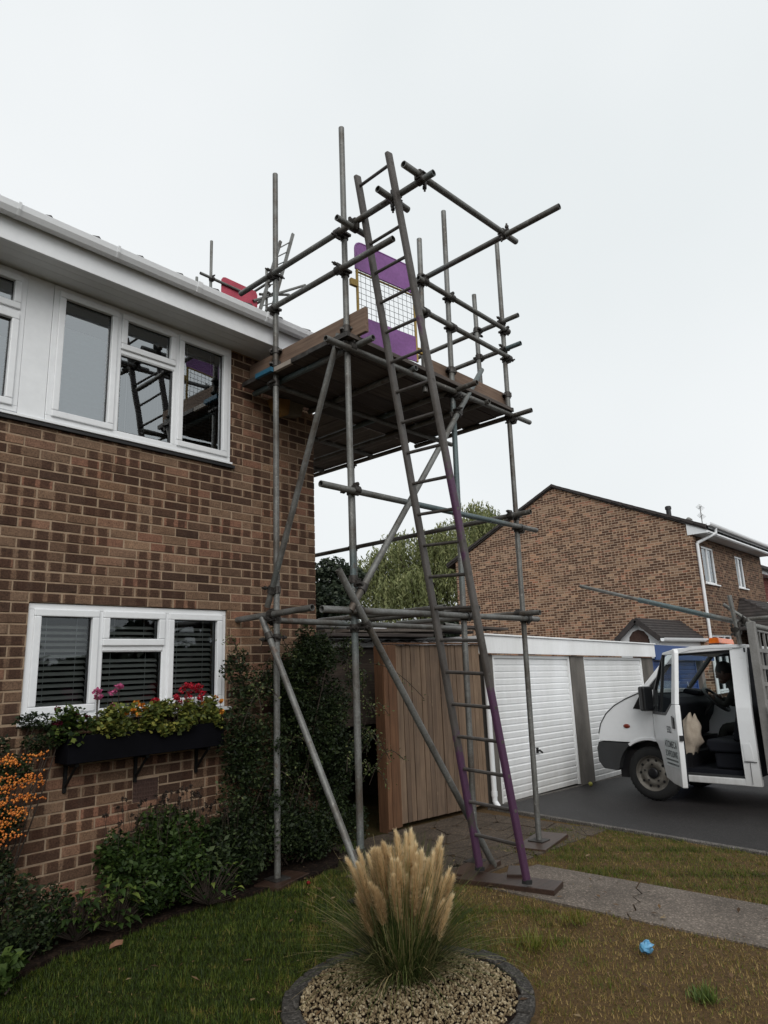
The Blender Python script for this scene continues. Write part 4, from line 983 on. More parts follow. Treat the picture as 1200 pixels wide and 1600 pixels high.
# purple ladder-access gate hung on the scaffold (part of the tower)
gq = [(3.86,3.70),(4.56,3.61)]
gd = Vector((gq[1][0]-gq[0][0], gq[1][1]-gq[0][1], 0)); gl_ = gd.length; gd.normalize(); gn = Vector((gd.y,-gd.x,0))
def gp_(u, z, o=0.0): return Vector((gq[0][0],gq[0][1],0)) + gd*u + gn*o + Vector((0,0,z))
GZ0, GZ1 = 4.33, 5.30
def gpanel(u0, u1, z0, z1, rc_top, t=0.012):
    pts = []
    if rc_top:
        pts = [(u0,z0),(u1,z0)] + [(u1-0.07+0.07*math.cos(a), z1-0.07+0.07*math.sin(a)) for a in np.linspace(0, math.pi/2, 5)] + [(u0+0.07+0.07*math.cos(a), z1-0.07+0.07*math.sin(a)) for a in np.linspace(math.pi/2, math.pi, 5)]
    else: pts = [(u0,z0),(u1,z0),(u1,z1),(u0,z1)]
    mb = MB(); n = len(pts)
    vs = [gp_(u,z,-t/2) for u,z in pts]+[gp_(u,z,t/2) for u,z in pts]
    mb.mesh(vs, [tuple(range(n))[::-1], tuple(range(n,2*n))]+[(i,(i+1)%n,n+(i+1)%n,n+i) for i in range(n)])
    return mb, pts
gfr = MB(); 
for u in (0.012, gl_-0.012): gfr.tube(gp_(u,GZ0), gp_(u,GZ1-0.28), 0.013, 10)
gfr.obox(gp_(-0.03,4.88), (0.07,0.03,0.06), rz=math.atan2(gd.y,gd.x))
gfr.obox(gp_(gl_+0.03,4.95), (0.06,0.03,0.05), rz=math.atan2(gd.y,gd.x)); gfr.obox(gp_(gl_+0.03,4.45), (0.06,0.03,0.05), rz=math.atan2(gd.y,gd.x))
for zz_ in (GZ0+0.12, GZ1-0.285): gfr.tube(gp_(0.012,zz_,-0.014), gp_(gl_-0.012,zz_,-0.014), 0.009, 8)
gate = gfr.build('gate', M['yellow'], scf)
mb, pts = gpanel(0.0, gl_, GZ1-0.27, GZ1, True); mb.build('gate_panel', M['purple'], gate)
rim = MB(); 
for i in range(2, len(pts)-1): rim.tube(gp_(*pts[i]), gp_(*pts[i+1]), 0.010, 8)
rim.tube(gp_(*pts[0]), gp_(*pts[-1]), 0.010, 8); rim.tube(gp_(*pts[1]), gp_(*pts[2]), 0.010, 8); rim.tube(gp_(*pts[0]), gp_(*pts[1]), 0.008, 8)
rim.build('gate_rim', M['purple'], gate)
mb, pts = gpanel(0.0, gl_, GZ0, GZ0+0.25, False); mb.build('gate_panel', M['purple'], gate)
ms = MB()
for i in range(1, 13): ms.tube(gp_(gl_*i/13,GZ0+0.25), gp_(gl_*i/13,GZ1-0.27), 0.0022, 5)
for j in range(1, 8): ms.tube(gp_(0.02,GZ0+0.25+(GZ1-GZ0-0.52)*j/8), gp_(gl_-0.02,GZ0+0.25+(GZ1-GZ0-0.52)*j/8), 0.0022, 5)
ms.build('gate_mesh', M['wire'], gate)

# ladder
lad = thing('ladder', (4.68,3.17,0.0), 'long metal ladder with purple painted foot leaning on the scaffold', 'ladder')
L0, L1 = Vector((4.735,3.405,0.05)), Vector((3.585,3.385,5.63)); R0, R1 = Vector((4.655,2.935,0.05)), Vector((3.495,2.955,5.54))
for p, q in ((L0,L1),(R0,R1)):
    s_ = MB().beam(p, q, 0.036, 0.066, up=(1,0,0.2)).build('stile', M['ladder'], lad, bev=0.010)
    MB().obox(p+Vector((0,0,-0.005)), (0.075,0.045,0.03), ry=0.2).build('foot', M['rubber'], lad, bev=0.004)
nr = 22
for i in range(nr):
    t = (0.26+0.2545*i)/5.70
    a, b = L0.lerp(L1,t), R0.lerp(R1,t)
    MB().tube(a+(a-b)*0.045, b+(b-a)*0.045, 0.0135, 10).build('rung', M['rung'], lad)

# timber sole boards under the feet (each one a loose board)
def sole(label, c, size, rz_, cat='board'):
    o = thing('sole_board', (c[0],c[1],c[2]-size[2]/2), label, cat)
    MB().obox(c, size, rz_).build('plank', M['sole'], o, bev=0.004)
sole('brown sole board under the scaffold pole beside the dark shrub', (3.70,4.55,0.012), (0.42,0.225,0.036), 0.25)
sole('wet brown board under the brace foot left of the ladder', (4.92,3.58,-0.022), (0.5,0.225,0.038), 0.15)
sole('long brown board under both ladder feet', (4.72,3.13,-0.005), (0.24,0.75,0.038), 0.22)
sole('brown block lying across the board between the ladder feet', (4.90,3.18,0.012), (0.24,0.13,0.045), 0.5)
sole('square brown board on grass under the right scaffold pole', (6.12,3.66,-0.068), (0.66,0.30,0.038), 0.18)

# ------------------------------------------------------------------ second scaffold beyond the roof ridge
rs = thing('scaffold_beyond_roof', (7.0, 9.5, 0.0), 'part of another tube scaffold showing above the roof ridge', 'scaffold')
for p, q in (((6.16,9.5,-0.1),(6.15,9.5,9.28)), ((7.41,9.5,-0.1),(7.40,9.5,9.26)), ((6.36,10.3,-0.1),(6.36,10.3,9.0)), ((7.6,10.3,-0.1),(7.6,10.3,9.2))): tub('standard', p, q, rs)
for p, q in (((7.05,9.45,8.42),(8.35,9.45,9.3)), ((5.9,9.45,8.5),(6.75,9.45,8.5)), ((7.2,9.45,8.62),(8.0,9.55,8.98)), ((5.9,9.45,6.4),(7.9,9.45,6.4)), ((7.4,9.3,8.95),(7.4,10.6,8.95)), ((7.5,9.3,8.75),(7.5,10.6,8.75))): tub('ledger', p, q, rs)
for p in ((6.155,9.5,8.5),(7.405,9.5,8.72),(7.405,9.5,8.9)): coupler(p,(0,0,1),(p[0],9.45,p[2]),(1,0,0),rs)
for y in (9.6,9.85,10.1): MB().box(5.8,7.9,y,y+0.225,8.2,8.24).build('deck_board', M['deck'], rs)
pk = MB(); u0, u1, z0, z1 = 6.36, 7.16, 7.7, 8.66
pts = [(u0,z0),(u1,z0),(u1,z1-0.07),(u1-0.03,z1-0.01),(u1-0.08,z1),(u0+0.08,z1),(u0+0.03,z1-0.02),(u0,z1-0.07)]
pk.prism(pts, 'y', 9.47, 9.49); pk.build('gate_panel', M['pink'], rs, bev=0.004)
bl = thing('ladder_beyond_roof', (7.75, 9.4, 0), 'thin distant ladder rising above the roof ridge beside tubes', 'ladder')
for xa, xb in ((6.45,7.75),(6.72,8.08)): MB().beam((xa,9.3,6.0),(xb,9.5,10.05 if xb < 8 else 10.38),0.04,0.06,up=(1,0,0)).build('stile', M['tube'], bl)
for i in range(16):
    t = (i+0.5)/16.3; a = Vector((6.45,9.3,6)).lerp(Vector((7.75,9.5,10.05)),t); b = Vector((6.72,9.3,6)).lerp(Vector((8.08,9.5,10.38)),t); MB().tube(a,b,0.012,8).build('rung', M['tube'], bl)

# ================================================================== NEIGHBOURING HOUSES
NX, NY0, NY1, NA = 20.0, 6.27, 14.6, 10.45
nh = thing('gabled_house', (NX, NY0, g(NX)), 'brown brick gable house with white fascia beyond the garages', 'house')
zr = lambda y: 5.30 + (7.26-5.30)*(1-abs(y-NA)/(NA-NY0+0.05))
w_ = MB(); w_.prism([(NY0,-1.2),(NY1,-1.2),(NY1,zr(NY1)-0.12),(NA,7.20),(NY0,zr(NY0)-0.12)], 'x', NX, NX+0.25); w_.build('wall', M['brick_y'], nh)
NOP = [(20.62,21.75,3.62,4.72), (23.85,24.75,3.68,4.72), (20.5,22.35,0.6,2.16)]
w_ = MB()
for x0, x1, z0, z1 in subtract((NX+0.252, 27.0, -1.2, 4.95), NOP): w_.box(x0, x1, NY0, NY0+0.25, z0, z1)
w_.build('wall', M['brick_x'], nh)
w_ = MB(); w_.box(NX+0.26,27,NY1-0.25,NY1,-1.2,5.0); w_.box(26.75,26.99,NY0+.26,NY1-.26,-1.2,5.0); w_.box(NX+.3,26.7,NY0+0.6,NY0+0.62,-1,4.9); w_.build('inner_wall', M['room'], nh)
rf = MB(); 
def roofslab(mb, x0, x1, ya, za, yb, zb, t=0.07): mb.prism([(ya,za),(yb,zb),(yb,zb+t),(ya,za+t)], 'x', x0, x1)
roofslab(rf, NX-0.06, 27.1, NY0-0.42, zr(NY0-0.42)-0.10, NA, 7.20); roofslab(rf, NX-0.06, 27.1, NY1+0.35, zr(NY1+0.35)-0.10, NA+0.003, 7.20)
roof = rf.build('roof', M['roof_tile'], nh)
# ridge tiles and verge caps
for k in range(18):
    x = NX-0.08+k*0.4; q = MB(); q.prism([(NA-0.13,7.23),(NA,7.33),(NA+0.13,7.23),(NA,7.26)], 'x', x, x+0.385); q.build('ridge_tile', M['roof_tile'], roof)
for k in range(14):
    for s_, ye in ((-1,NY0-0.42),(1,NY1+0.35)):
        t0, t1 = k/14, (k+1)/14; ya = NA+(ye-NA)*t0; yb = NA+(ye-NA)*t1-0.0*s_
        za = zr(ya)-0.02; zb = zr(yb)-0.045
        q = MB(); q.prism([(ya,za),(yb,zb),(yb,zb+0.10),(ya,za+0.07)], 'x', NX-0.10, NX+0.12); q.build('verge_tile', M['roof_tile'], roof)
q = MB(); q.box(NX+0.02, 27.0, NY0-0.42, NY0-0.40, 4.98, 5.22); q.build('fascia', M['upvc'], nh)
q = MB(); q.box(NX+0.02, 27.0, NY0-0.39, NY0+0.02, 4.955, 4.985); q.build('soffit', M['soffit'], nh)
q = MB(); q.prism([(NY0-0.42,4.955),(NY0+0.12,4.955),(NY0+0.12,5.32),(NY0-0.42,5.15)], 'x', NX-0.03, NX+0.018); q.build('barge_end', M['upvc'], nh)
q = MB(); q.prism([(NY0-0.425-u, 5.225+w) for u, w in gutter_profile(0.12,0.08)], 'x', NX-0.02, 27.0); q.build('gutter', M['upvc'], nh)
q = MB(); q.path([(NX+0.62,NY0-0.47,5.16),(NX+0.62,NY0-0.45,5.0),(NX+0.14,NY0-0.06,4.72),(NX+0.14,NY0-0.06,-0.6)], 0.045, 10); q.build('downpipe', M['upvc'], nh)
def nwin(x0, x1, z0, z1, nl, y=NY0+0.03):
    f = MB(); t = 0.06
    f.box(x0,x1,y,y+0.06,z0,z0+t); f.box(x0,x1,y,y+0.06,z1-t,z1); xs2 = [x0+(x1-x0)*i/nl for i in range(nl+1)]
    for i, xm in enumerate(xs2):
        a = xm if i == 0 else (xm-t if i == nl else xm-t*0.6); f.box(a, a+(t if i in (0,nl) else t*1.2), y+0.001, y+0.06, z0+t, z1-t)
    f.box(x0-0.05,x1+0.05,y-0.09,y-0.001,z0-0.04,z0)
    w = f.build('window', M['upvc'], nh, bev=0.006)
    for i in range(nl): q = MB(); q.face([(xs2[i]+0.05,y+0.03,z0+t*0.9),(xs2[i+1]-0.05,y+0.03,z0+t*0.9),(xs2[i+1]-0.05,y+0.03,z1-t*0.9),(xs2[i]+0.05,y+0.03,z1-t*0.9)]); q.build('pane', M['glass'], w)
    for i in range(nl): q = MB(); q.box(xs2[i]+0.05,xs2[i+1]-0.05,y+0.12,y+0.125,z0+t,z1-t-(0.2 if i else 0.02)); q.build('curtain', M['blind_pale'], w)
nwin(20.62,21.75,3.62,4.72,2); nwin(23.85,24.75,3.68,4.72,2); nwin(20.5,22.35,0.6,2.16,3)
q = MB(); q.tube((NX+0.5,7.0,5.4),(NX+0.5,7.0,6.0),0.07,12); q.tube((NX+0.5,7.0,5.9),(NX+0.5,7.0,5.98),0.09,12); q.build('flue', M['van_black'], roof)
q = MB(); q.lathe([(0.08,0),(0.08,0.16),(0.13,0.17),(0.13,0.22),(0.08,0.24),(0.12,0.26),(0.03,0.34)], (NX+2.2,7.0,5.55), 12); q.build('vent_cowl', M['rack_grey'], roof)
an = MB(); ab_ = Vector((24.2,7.2,5.75)); an.tube(ab_, ab_+Vector((0,0,0.85)), 0.014, 6)
for z in (0.5,0.8):
    an.tube(ab_+Vector((-0.2,-0.12,z)), ab_+Vector((0.2,0.12,z)), 0.008, 5)
    for k in range(6):
        c = ab_+Vector((-0.2+0.08*k,-0.12+0.048*k,z)); an.tube(c+Vector((0.04,-0.07,-.08)), c+Vector((-0.04,0.07,.08)), 0.005, 4)
av = thing('aerial', ab_, 'thin rooftop television aerial on the gabled house', 'aerial'); an.build('antenna', M['rack_grey'], av)
# porch on the gable side
po = thing('gabled_porch', (NX-1.6, 6.93, g(18.4)), 'small white gabled porch with tiled roof against the brick gable', 'porch')
PX0, PX1, PA, PH0, PH1 = 17.0, NX-0.004, 6.93, 2.05, 2.50
q = MB(); q.prism([(PA-0.50,PH0),(PA+0.50,PH0),(PA,PH1-0.02)], 'x', PX0, PX0+0.05); q.build('pediment', M['upvc'], po)
q = MB(); q.prism([(PA-0.24,PH0-0.25),(PA-0.24,PH0+0.06),(PA-0.14,PH0+0.19),(PA,PH0+0.24),(PA+0.14,PH0+0.19),(PA+0.24,PH0+0.06),(PA+0.24,PH0-0.25)], 'x', PX0-0.006, PX0-0.001); q.build('arch_recess', M['airbrick'], po)
q = MB(); q.box(PX0,PX0+0.12,PA-0.50,PA-0.26,-1,PH0-0.001); q.box(PX0,PX0+0.12,PA+0.26,PA+0.50,-1,PH0-0.001); q.box(PX0+0.13,PX1,PA-0.48,PA-0.44,-1,PH0-0.001); q.build('wall', M['upvc'], po)
pr_ = MB(); pr_.prism([(PA-0.56,PH0-0.06),(PA,PH1),(PA,PH1+0.06),(PA-0.56,PH0)], 'x', PX0-0.12, PX1); pr_.prism([(PA+0.56,PH0-0.06),(PA+0.003,PH1),(PA+0.003,PH1+0.06),(PA+0.56,PH0)], 'x', PX0-0.12, PX1); pr = pr_.build('roof', M['roof_tile'], po)
for k in range(7):
    t0, t1 = k/7, (k+1)/7; y0 = PA-0.58*(1-t0); y1 = PA-0.58*(1-t1)-0.02; z0 = PH0+0.012+(PH1-PH0+0.06)*t0; z1 = PH0+(PH1-PH0+0.06)*t1
    q = MB(); q.prism([(y0,z0),(y1,z1-0.01),(y1,z1+0.02),(y0,z0+0.05)], 'x', PX0-0.14, PX1-0.01); q.build('tile_course', M['roof_tile'], pr)
q = MB(); q.prism([(PA-0.56-u, PH0+0.0+w) for u, w in gutter_profile(0.11,0.08)], 'x', PX0-0.1, PX1+0.3); q.build('gutter', M['upvc'], po)
q = MB(); q.beam((PX0-0.13,PA-0.56,PH0-0.02),(PX0-0.13,PA,PH1+0.02),0.03,0.12); q.beam((PX0-0.13,PA,PH1+0.02),(PX0-0.13,PA+0.56,PH0-0.02),0.03,0.12); q.build('barge_board', M['roof_tile'], po)
# hipped canopy on the front of the gabled house
ca = thing('tiled_canopy', (24.5, 5.4, g(24.5)), 'dark tiled hipped canopy roof on the front of the gabled house', 'canopy')
CT, CB, CY, CX = 3.30, 2.28, 4.55, 22.7
q = MB(); q.face([(CX,CY,CB),(31,CY,CB),(31,NY0-0.01,CT),(CX+1.0,NY0-0.01,CT)]); q.face([(CX,NY0-0.01,CB),(CX,CY,CB),(CX+1.0,NY0-0.01,CT)]); cr = q.build('roof', M['roof_tile'], ca)
for k in range(10):
    t0, t1 = k/10, (k+1)/10; y0 = CY+(NY0-CY)*t0; y1 = CY+(NY0-CY)*t1; z0 = CB+(CT-CB)*t0; z1 = CB+(CT-CB)*t1
    q = MB(); q.prism([(y0-0.02,z0+0.015),(y1-0.03,z1+0.005),(y1-0.03,z1+0.03),(y0-0.02,z0+0.06)], 'x', CX+1.0*t0, 31)
    q.build('tile_course', M['roof_tile'], cr)
    q = MB(); q.prism([(CX+1.0*t0-0.02,z0+0.015),(CX+1.0*t1-0.03,z1+0.005),(CX+1.0*t1-0.03,z1+0.03),(CX+1.0*t0-0.02,z0+0.06)], 'y', y0, NY0-0.012); q.build('tile_course', M['roof_tile'], cr)
q = MB(); q.prism([(CY-u, CB+w) for u, w in gutter_profile(0.13,0.1)], 'x', CX, 31); q.box(CX,31,CY+0.001,CY+0.03,CB-0.2,CB-0.005); q.build('gutter', M['upvc'], ca)
q = MB(); q.box(CX+0.1,31,CY+0.4,CY+0.6,-1,CB-0.01); q.build('wall', M['brick_x'], ca)
# house further down with red hung tiles
h3 = thing('tile_hung_house', (28.0, 6.0, g(26)), 'house with red hung tiles at the far right edge', 'house')
q = MB(); q.box(27.12,36,6.9,14,-1.2,4.6); q.build('wall', M['brick_x'], h3)
for k in range(9):
    z = 3.55+k*0.12; q = MB(); q.obox((31.5,6.87,z+0.06), (8.7,0.03,0.135), rx=-0.12); q.build('hung_tile_course', M['red_tile'], h3)
q = MB(); q.box(27.12,36,6.5,6.53,4.5,4.72); q.box(27.12,36,6.54,6.9,4.48,4.5); q.build('fascia', M['upvc'], h3)
q = MB(); q.prism([(6.3,4.70),(10.5,6.6),(14.4,4.7),(14.4,4.6),(10.5,6.5),(6.3,4.6)], 'x', 27.12, 36.2); q.build('roof', M['roof_tile'], h3)
q = MB(); q.box(28.0,30.2,6.80,6.86,2.75,3.5); q.build('window', M['upvc'], h3); q = MB(); q.box(28.1,29.0,6.788,6.797,2.82,3.42); q.box(29.1,30.1,6.788,6.797,2.82,3.42); q.build('pane', M['glass'], h3)

# ================================================================== TREES
def pts_ellipsoid(n, c, r, shell=0.35):
    d = RNG.normal(size=(n,3)); d /= np.linalg.norm(d, axis=1)[:,None]
    rad_ = (shell + (1-shell)*RNG.random(n)**0.6)[:,None]
    return np.array(c) + d*rad_*np.array(r)
def clumps(n, cs, rs, per_shell=0.3):
    w = np.array([r[0]*r[1]*r[2] for r in rs])**0.67; w /= w.sum()
    out = [pts_ellipsoid(max(1,int(n*a)), c, r, per_shell) for a, c, r in zip(w, cs, rs)]
    return np.concatenate(out)
def branch(mb, p, q, r0, r1, seg=4, wob=0.1, n=7):
    p = Vector(p); q = Vector(q); pts = [p.lerp(q, i/seg) + Vector((random.uniform(-wob,wob),random.uniform(-wob,wob),0))*(0 < i < seg) for i in range(seg+1)]
    for i in range(seg): mb.tube(pts[i], pts[i+1], r0+(r1-r0)*i/seg, n, r0+(r1-r0)*(i+1)/seg, cap=False)
    return pts
def willow(base, h, rx, label):
    t = thing('willow_tree', base, label, 'tree', None); b = Vector(base); mb = MB()
    branch(mb, b, b+Vector((0.2,0,h*0.45)), 0.4, 0.28)
    P = []; Rr = []
    tops = []
    for k in range(26):
        a = random.uniform(0, 2*math.pi); rr_ = rx*math.sqrt(random.random())*0.85
        z = h*(0.98-0.42*(rr_/rx)**2)*random.uniform(0.86,1.0)
        tp = b + Vector((rr_*math.cos(a), rr_*math.sin(a), z)); tops.append(tp)
        branch(mb, b+Vector((0.2,0,h*random.uniform(0.38,0.47))), tp, 0.14, 0.03, 4, 0.25, 5)
    for tp in tops:
        for s_ in range(40):
            a = random.uniform(0, 2*math.pi); r0 = random.uniform(0.1,1.5); sp = Vector((tp.x+r0*math.cos(a), tp.y+r0*math.sin(a), tp.z+0.3-0.25*r0*r0+random.uniform(-.3,.3)))
            L = random.uniform(1.6,4.2); n = int(L*9); tone = random.random()
            u = np.linspace(0,1,n)
            q = np.stack([sp.x+0.25*math.cos(a)*u+RNG.normal(0,.05,n), sp.y+0.25*math.sin(a)*u+RNG.normal(0,.05,n), sp.z-L*u**1.1+0.2*np.sin(u*3)], 1)
            P.append(q); Rr.append(np.clip(tone*0.6+0.3*RNG.random(n)+0.1*(1-u),0,1))
    P = np.concatenate(P); Rr = np.concatenate(Rr)
    mb.build('trunk', M['bark'], t)
    fast_mesh('crown', leaf_quads(P, RNG.uniform(0.2,0.34,len(P)), 0.3, 0.2, 1.4), 4, M['leaf_willow'], t, Rr)
willow((31.7,25.5,g(31)), 11.6, 4.4, 'tall pale green weeping willow seen behind the scaffold')
willow((40.5,27.5,g(31)), 14.2, 3.8, 'weeping willow rising behind the gabled house roof')
def broad_tree(base, h, rx, label, mat, n=9000, size=(0.2,0.34), name='broadleaf_tree', lobes=14, low=0.25):
    t = thing(name, base, label, 'tree'); b = Vector(base); mb = MB()
    branch(mb, b, b+Vector((0,0,h*0.5)), 0.25, 0.14)
    cs, rs = [], []
    for k in range(lobes):
        a = random.uniform(0,2*math.pi); zz = random.uniform(low,0.93); w = math.sin(min(1,(1-zz)*1.3+0.25)*math.pi*0.5)
        rr_ = rx*w*random.uniform(0.35,0.85)
        c = b+Vector((rr_*math.cos(a), rr_*math.sin(a), h*zz)); cs.append(tuple(c)); s_ = rx*random.uniform(0.25,0.45); rs.append((s_,s_,s_*0.8))
        branch(mb, b+Vector((0,0,h*random.uniform(0.25,0.5))), c, 0.09, 0.02, 3, 0.1, 5)
    P = clumps(n, cs, rs); mb.build('trunk', M['bark'], t)
    fast_mesh('crown', leaf_quads(P, RNG.uniform(*size,len(P)), 0.55, 0.3), 4, mat, t, RNG.random(len(P)))
broad_tree((23.6,24.5,g(26)), 7.7, 2.2, 'dark green broadleaf tree at the house corner behind lower tubes', M['leaf_conifer'])
broad_tree((20.6,23.0,g(26)), 6.0, 2.0, 'low dark tree nearest the house corner in the distance', M['leaf_conifer'], 7000)
broad_tree((28.6,21.5,g(26)), 5.0, 2.3, 'dark evergreen in front of the willow', M['leaf_conifer'], 11000, name='evergreen_tree')
broad_tree((24.4,19.5,g(26)), 4.0, 2.0, 'squat dark evergreen behind the lean-to roof', M['leaf_conifer'], 9000, name='evergreen_tree')
broad_tree((33.5,22.5,g(26)), 6.0, 2.2, 'dark evergreen beside the gabled house', M['leaf_conifer'], 9000, name='evergreen_tree')

# the mass of trees and hedge across the street, behind the photographer (seen only in the window reflections)
n = 26000; P = np.stack([RNG.uniform(-45,40,n), RNG.uniform(-21,-17,n), np.zeros(n)],1)
top = 4.2+1.6*np.sin(P[:,0]*0.31)+1.2*np.sin(P[:,0]*0.83+1)+0.6*np.sin(P[:,0]*2.1)
P[:,2] = RNG.random(n)**0.8*top-0.2
tag(fast_mesh('street_trees', leaf_quads(P, RNG.uniform(0.45,0.8,n), 0.7, 0.2), 4, M['leaf_conifer'], None, RNG.random(n)), 'dark hedge and trees across the street', 'trees', kind='stuff')

# ================================================================== PLANTING
def shrub(name, base, label, cat, mat, cs, rs, n, size, stems=10, rnd=(0,1), aspect=0.55, shell=0.3, clip=None):
    t = thing(name, base, label, cat); mb = MB(); b = Vector(base)
    for k in range(stems):
        i = random.randrange(len(cs)); c = Vector(cs[i])+Vector([random.uniform(-.6,.6)*rs[i][j] for j in range(3)])
        branch(mb, b+Vector((random.uniform(-.15,.15),random.uniform(-.08,.08),0)), c, 0.007, 0.003, 4, 0.03, 5)
    tag(mb.build('stems', M['twig'], t), kind='stuff')
    P = clumps(n, cs, rs, shell); P = P[P[:,2] > 0.03]
    if clip is not None: P = P[clip(P)]
    s_ = size[0]+(size[1]-size[0])*RNG.random(len(P))**1.4; s_ = np.where(RNG.random(len(P)) < 0.08, s_*1.5, s_); cl_ = (hn(P[:,0]*2,P[:,2]*2+P[:,1],1.5)+1)/2
    r_ = np.clip(rnd[0]+(rnd[1]-rnd[0])*(0.55*RNG.random(len(P))**1.5+0.45*cl_*RNG.random(len(P))), 0, 1)
    fast_mesh('leaves', leaf_quads(P, s_, aspect, 0.4), 4, mat, t, r_)
    return t, P
wallclip = lambda P: ~((P[:,1] > HY-0.01) & (P[:,0] < HX1+0.01))
# climbing rose at the corner
cs, rs = [], []
rr = random.Random(11)
for k in range(64):
    z = rr.uniform(0.08,1.78); w = 0.66 if z < 1.5 else 0.45
    x = 4.12+rr.uniform(-w,w)*(0.8+0.3*math.sin(z*3)); cs.append((x, 4.78+rr.uniform(-.14,.14) + (0.1 if x > 4.4 else 0), z)); s_ = rr.uniform(0.12,0.24); rs.append((s_,s_*0.8,s_))
for x, z, s_ in ((3.46,1.72,.11),(3.40,1.05,.13),(3.45,0.72,.17),(3.58,1.1,.2),(3.62,1.5,.18),(3.55,0.42,.16),(3.42,1.62,.13),(3.45,1.2,.16),(3.5,0.95,.18),(3.52,1.42,.14),(4.85,1.5,.13),(4.9,0.95,.14),(4.2,1.93,.1),(4.75,1.78,.14),(3.62,0.7,.13)):
    cs.append((x,4.82,z)); rs.append((s_,s_*0.8,s_))
cs.append((3.62,4.50,0.62)); rs.append((.07,.06,.08)); cs.append((3.66,4.5,1.02)); rs.append((.06,.05,.09))
rose, RP = shrub('climbing_rose', (4.1,4.85,0.02), 'dense dark climbing rose bush covering the house corner behind scaffold', 'shrub', M['leaf_dark'], cs, rs, 52000, (0.018,0.042), 10, clip=wallclip)
for c in ((4.62,4.60,1.18),):
    q = pts_ellipsoid(26, c, (0.026,0.026,0.024), 0.3); fast_mesh('blossom', leaf_quads(q, RNG.uniform(.026,.036,26), 0.9, 0.5), 4, M['petal_red'], rose, RNG.random(26))
# bare arching rose shoots with sparse leaves
sh = MB(); LP = []
wis = [((random.uniform(3.5,4.8),4.72,z_),(0,0,0),0) for z_ in ()]
for _k in range(22):
    z_ = random.uniform(0.4,1.8); x_ = random.choice((random.uniform(3.35,3.7),random.uniform(4.6,4.9),random.uniform(3.6,4.8))); wis.append(((x_,4.7,z_),(x_+random.uniform(-.25,.25),4.5+random.uniform(-.08,.1),z_+random.uniform(0.0,.28)),.03))
for p, q, s_ in wis + [((4.6,4.75,1.6),(5.55,4.55,1.28),.05),((4.3,4.7,1.8),(4.75,4.5,2.0),.03),((3.5,4.8,1.5),(3.28,4.75,1.85),.03),((4.7,4.7,0.9),(5.05,4.6,0.75),.03)]:
    pt = [Vector(p).lerp(Vector(q), i/9)+Vector((0,0,0.18*math.sin(i/9*math.pi))) for i in range(10)]; sh.path(pt, 0.0035, 5)
    for v_ in pt[2:]:
        for _ in range(6): LP.append((v_.x+random.gauss(0,.03), v_.y+random.gauss(0,.02), v_.z+random.gauss(0,.025)))
tag(sh.build('shoots', M['twig'], rose), kind='stuff'); LP = np.array(LP); fast_mesh('leaves', leaf_quads(LP, RNG.uniform(.02,.035,len(LP)), 0.5), 4, M['leaf_dark'], rose, 0.4+0.6*RNG.random(len(LP)))

# perennials in the bed
def dead_heads(t, P, n, zr_, mat='deadhead'):
    mb = MB(); V = []
    for k in range(n):
        x = random.uniform(P[0],P[1]); y = random.uniform(P[2],P[3]); z = random.uniform(*zr_)
        mb.tube((x+random.uniform(-.05,.05),y,z-0.2),(x,y,z),0.0014,4,cap=False)
        V.append(pts_ellipsoid(14,(x,y,z),(0.013,0.013,0.016),0.2))
    mb.build('flower_stalk', M['twig'], t); V = np.concatenate(V)
    tag(fast_mesh('seed_heads', leaf_quads(V, RNG.uniform(.014,.024,len(V)), 0.7), 4, M[mat], t, RNG.random(len(V))), kind='stuff')
cs = [(2.55,4.75,.3),(2.75,4.78,.42),(2.95,4.75,.45),(2.65,4.6,.22),(2.9,4.6,.25),(2.8,4.85,.55),(2.45,4.8,.4)]; rs = [(.2,.14,.22),(.2,.14,.2),(.2,.13,.18),(.18,.12,.18),(.18,.12,.2),(.2,.12,.14),(.14,.12,.2)]
t1, _ = shrub('perennial_clump', (2.7,4.75,0.03), 'green leafy perennial clump with brown dead flower heads under the window box', 'plant', M['leaf_mid'], cs, rs, 8000, (0.025,0.05), 20)
dead_heads(t1, (2.4,3.1,4.62,4.9), 70, (0.55,0.8))
cs = [(3.2,4.75,.32),(3.4,4.78,.36),(3.15,4.6,.2),(3.4,4.6,.22),(3.55,4.75,.3)]; rs = [(.18,.13,.22),(.18,.13,.2),(.16,.1,.18),(.16,.1,.18),(.12,.12,.22)]
t2, _ = shrub('perennial_clump', (3.3,4.72,0.03), 'darker drooping perennial clump left of the scaffold pole', 'plant', M['leaf_dark'], cs, rs, 5500, (0.03,0.065), 16, aspect=0.45)
dead_heads(t2, (3.1,3.6,4.6,4.85), 34, (0.42,0.66))
